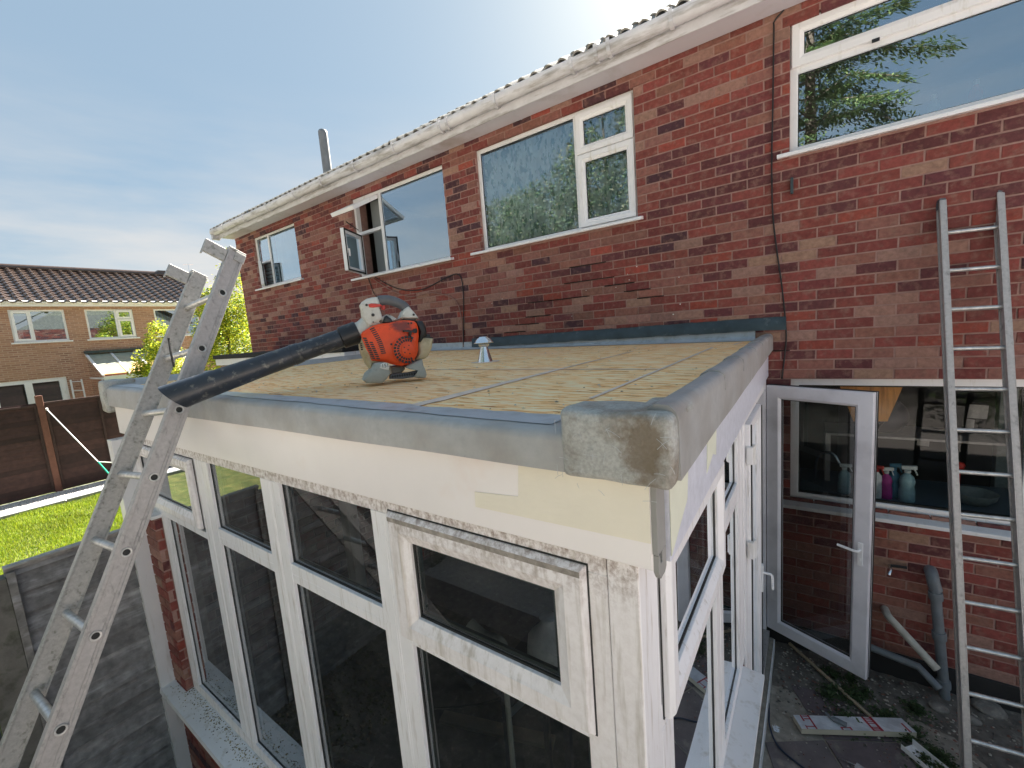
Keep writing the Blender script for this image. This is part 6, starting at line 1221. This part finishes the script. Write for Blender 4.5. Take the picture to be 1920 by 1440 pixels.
foliage(t, 'crown', [((b2.x, b2.y, b2.z - .6), 1.15, 1.15, 1.3), ((b2.x - .1, b2.y, b2.z + .5), .9, .9, 1.1), ((b2.x + .25, b2.y + .3, b2.z + 1.2), .55, .55, 1.1), ((b2.x - .7, b2.y, b2.z - .2), .6, .6, 1.0), ((b2.x + .4, b2.y + .3, b2.z + 2.1), .28, .28, .8)], 30000, .075, YG)
mb = MB(); mb.tube([(b2.x, b2.y, 0), (b2.x, b2.y, b2.z + 1)], [.09, .03], 8); mb.build('trunk', 'bark', t)
DG = ((.06, .10, .03), (.09, .13, .04), (.05, .08, .03), (.13, .15, .05))
def conifer(x, y, h, r, lab, n=14000, seed=1, drop=.35, bare=.6):
    random.seed(seed); t = thing('conifer', lab, 'tree', (x, y, 0)); mb = MB(); mb.tube([(x, y, 0), (x + .1, y, h * .5), (x, y, h)], [.22, .14, .02], 8); mb.build('trunk', 'bark', t); mb = MB(); tips = []
    for i in range(90):
        z = bare + (h - bare - .3) * (i / 90) ** 1.0; a = i * 2.399 + rnd(-.3, .3); L = r * (1 - (z - bare) / (h - bare)) ** .75 * rnd(.7, 1.1) + .15; e = V(x + math.cos(a) * L, y + math.sin(a) * L, z - L * drop * .5 + L * .15 * rnd(-1, 1)); m = V(x + math.cos(a) * L * .5, y + math.sin(a) * L * .5, z + .08 * L); mb.tube([(x, y, z), m, e], [.03, .02, .008], 5); tips.append((V(x, y, z), m, e, L))
    mb.build('boughs', 'bark', t, kind='stuff'); mb = MB()
    for i in range(n):
        b, m, e, L = random.choices(tips, [q_[3] for q_ in tips])[0]; s_ = rnd(.15, 1.03); p = b.lerp(m, s_ * 2) if s_ < .5 else m.lerp(e, s_ * 2 - 1); d = (e - b).normalized(); sd_ = V(-d.y, d.x, 0); w = (1 - abs(s_ - .45)) * L * .32
        p = p + sd_ * random.gauss(0, .45) * w + V(0, 0, random.gauss(-.04, .05)); a = (d * rnd(.3, 1) + sd_ * rnd(-1, 1) + V(0, 0, rnd(-.6, .15))).normalized() * rnd(.1, .24); q_ = a.cross(V(0, 0, 1)).normalized() * .025; c_ = random.choice(DG); g = rnd(.7, 1.4)
        k = len(mb.vs); mb.vs += [p, p + a * .5 + q_, p + a, p + a * .5 - q_]; mb.fs.append((k, k + 1, k + 2, k + 3)); mb.cs.append((c_[0] * g, c_[1] * g, c_[2] * g))
    mb.build('foliage', 'needle', t, recalc=False, kind=None)
conifer(-.2, -11.5, 15.0, 5.6, 'tall spreading conifer reflected in the biggest upstairs window', 75000, 3)
def broad(x, y, h, r, lab, n, seed, cols):
    random.seed(seed); t = thing('garden_tree', lab, 'tree', (x, y, 0)); mb = MB(); mb.tube([(x, y, 0), (x + .1, y, h * .45), (x, y + .1, h * .8)], [.16, .1, .03], 8); mb.build('trunk', 'bark', t)
    foliage(t, 'crown', [((x + rnd(-.5, .5) * r, y + rnd(-.5, .5) * r, h * rnd(.45, .88)), r * rnd(.4, .6), r * rnd(.4, .6), r * rnd(.4, .7)) for _ in range(8)], n, .13, cols, 'needle')
cs = ((.07, .10, .04), (.10, .13, .05), (.15, .13, .08), (.05, .08, .035))
broad(-7.2, -14.0, 14.5, 2.6, 'tall mixed green tree reflected in the right sashes of the curtained window', 20000, 8, cs)
broad(-10.6, -14.6, 10.2, 2.3, 'bushy green tree reflected in the middle of the curtained window', 14000, 5, cs); broad(-14.0, -15.2, 10.0, 2.3, 'lower green tree reflected at the left of the curtained window', 12000, 6, cs)

t = thing('backdrop', 'dark leafy hedge along the garden end, faintly reflected in the glass', 'backdrop', (0, -17.5, 0)); random.seed(11)  # unseen greenery added to block bright horizon reflections in the windows
mb = MB(); mb.box(-30, 22, -18.2, -17.2, 0, 2.0); mb.build('backdrop_core', 'plinth', t)
foliage(t, 'leaves', [((-28 + i * 1.7, -17.4, 1.25), 1.1, .5, 1.25) for i in range(30)], 16000, .14, DG, 'needle')

for o in bpy.data.objects:
    if o.parent or 'label' not in o: continue
    k = o.name.split('.')[0]
    g = {'spray_bottle': 'spray bottles lined up behind the kitchen window', 'bottle': 'bottles inside the top right upstairs window', 'stone': 'stones on the rough ground below the waste pipe', 'wall_cable': 'cables on the brick wall', 'paper_note': 'papers inside the kitchen',
         'garden_tree': 'garden trees reflected in the curtained window', 'washing_line': 'washing line pieces'}.get(k)
    if g: o['group'] = g
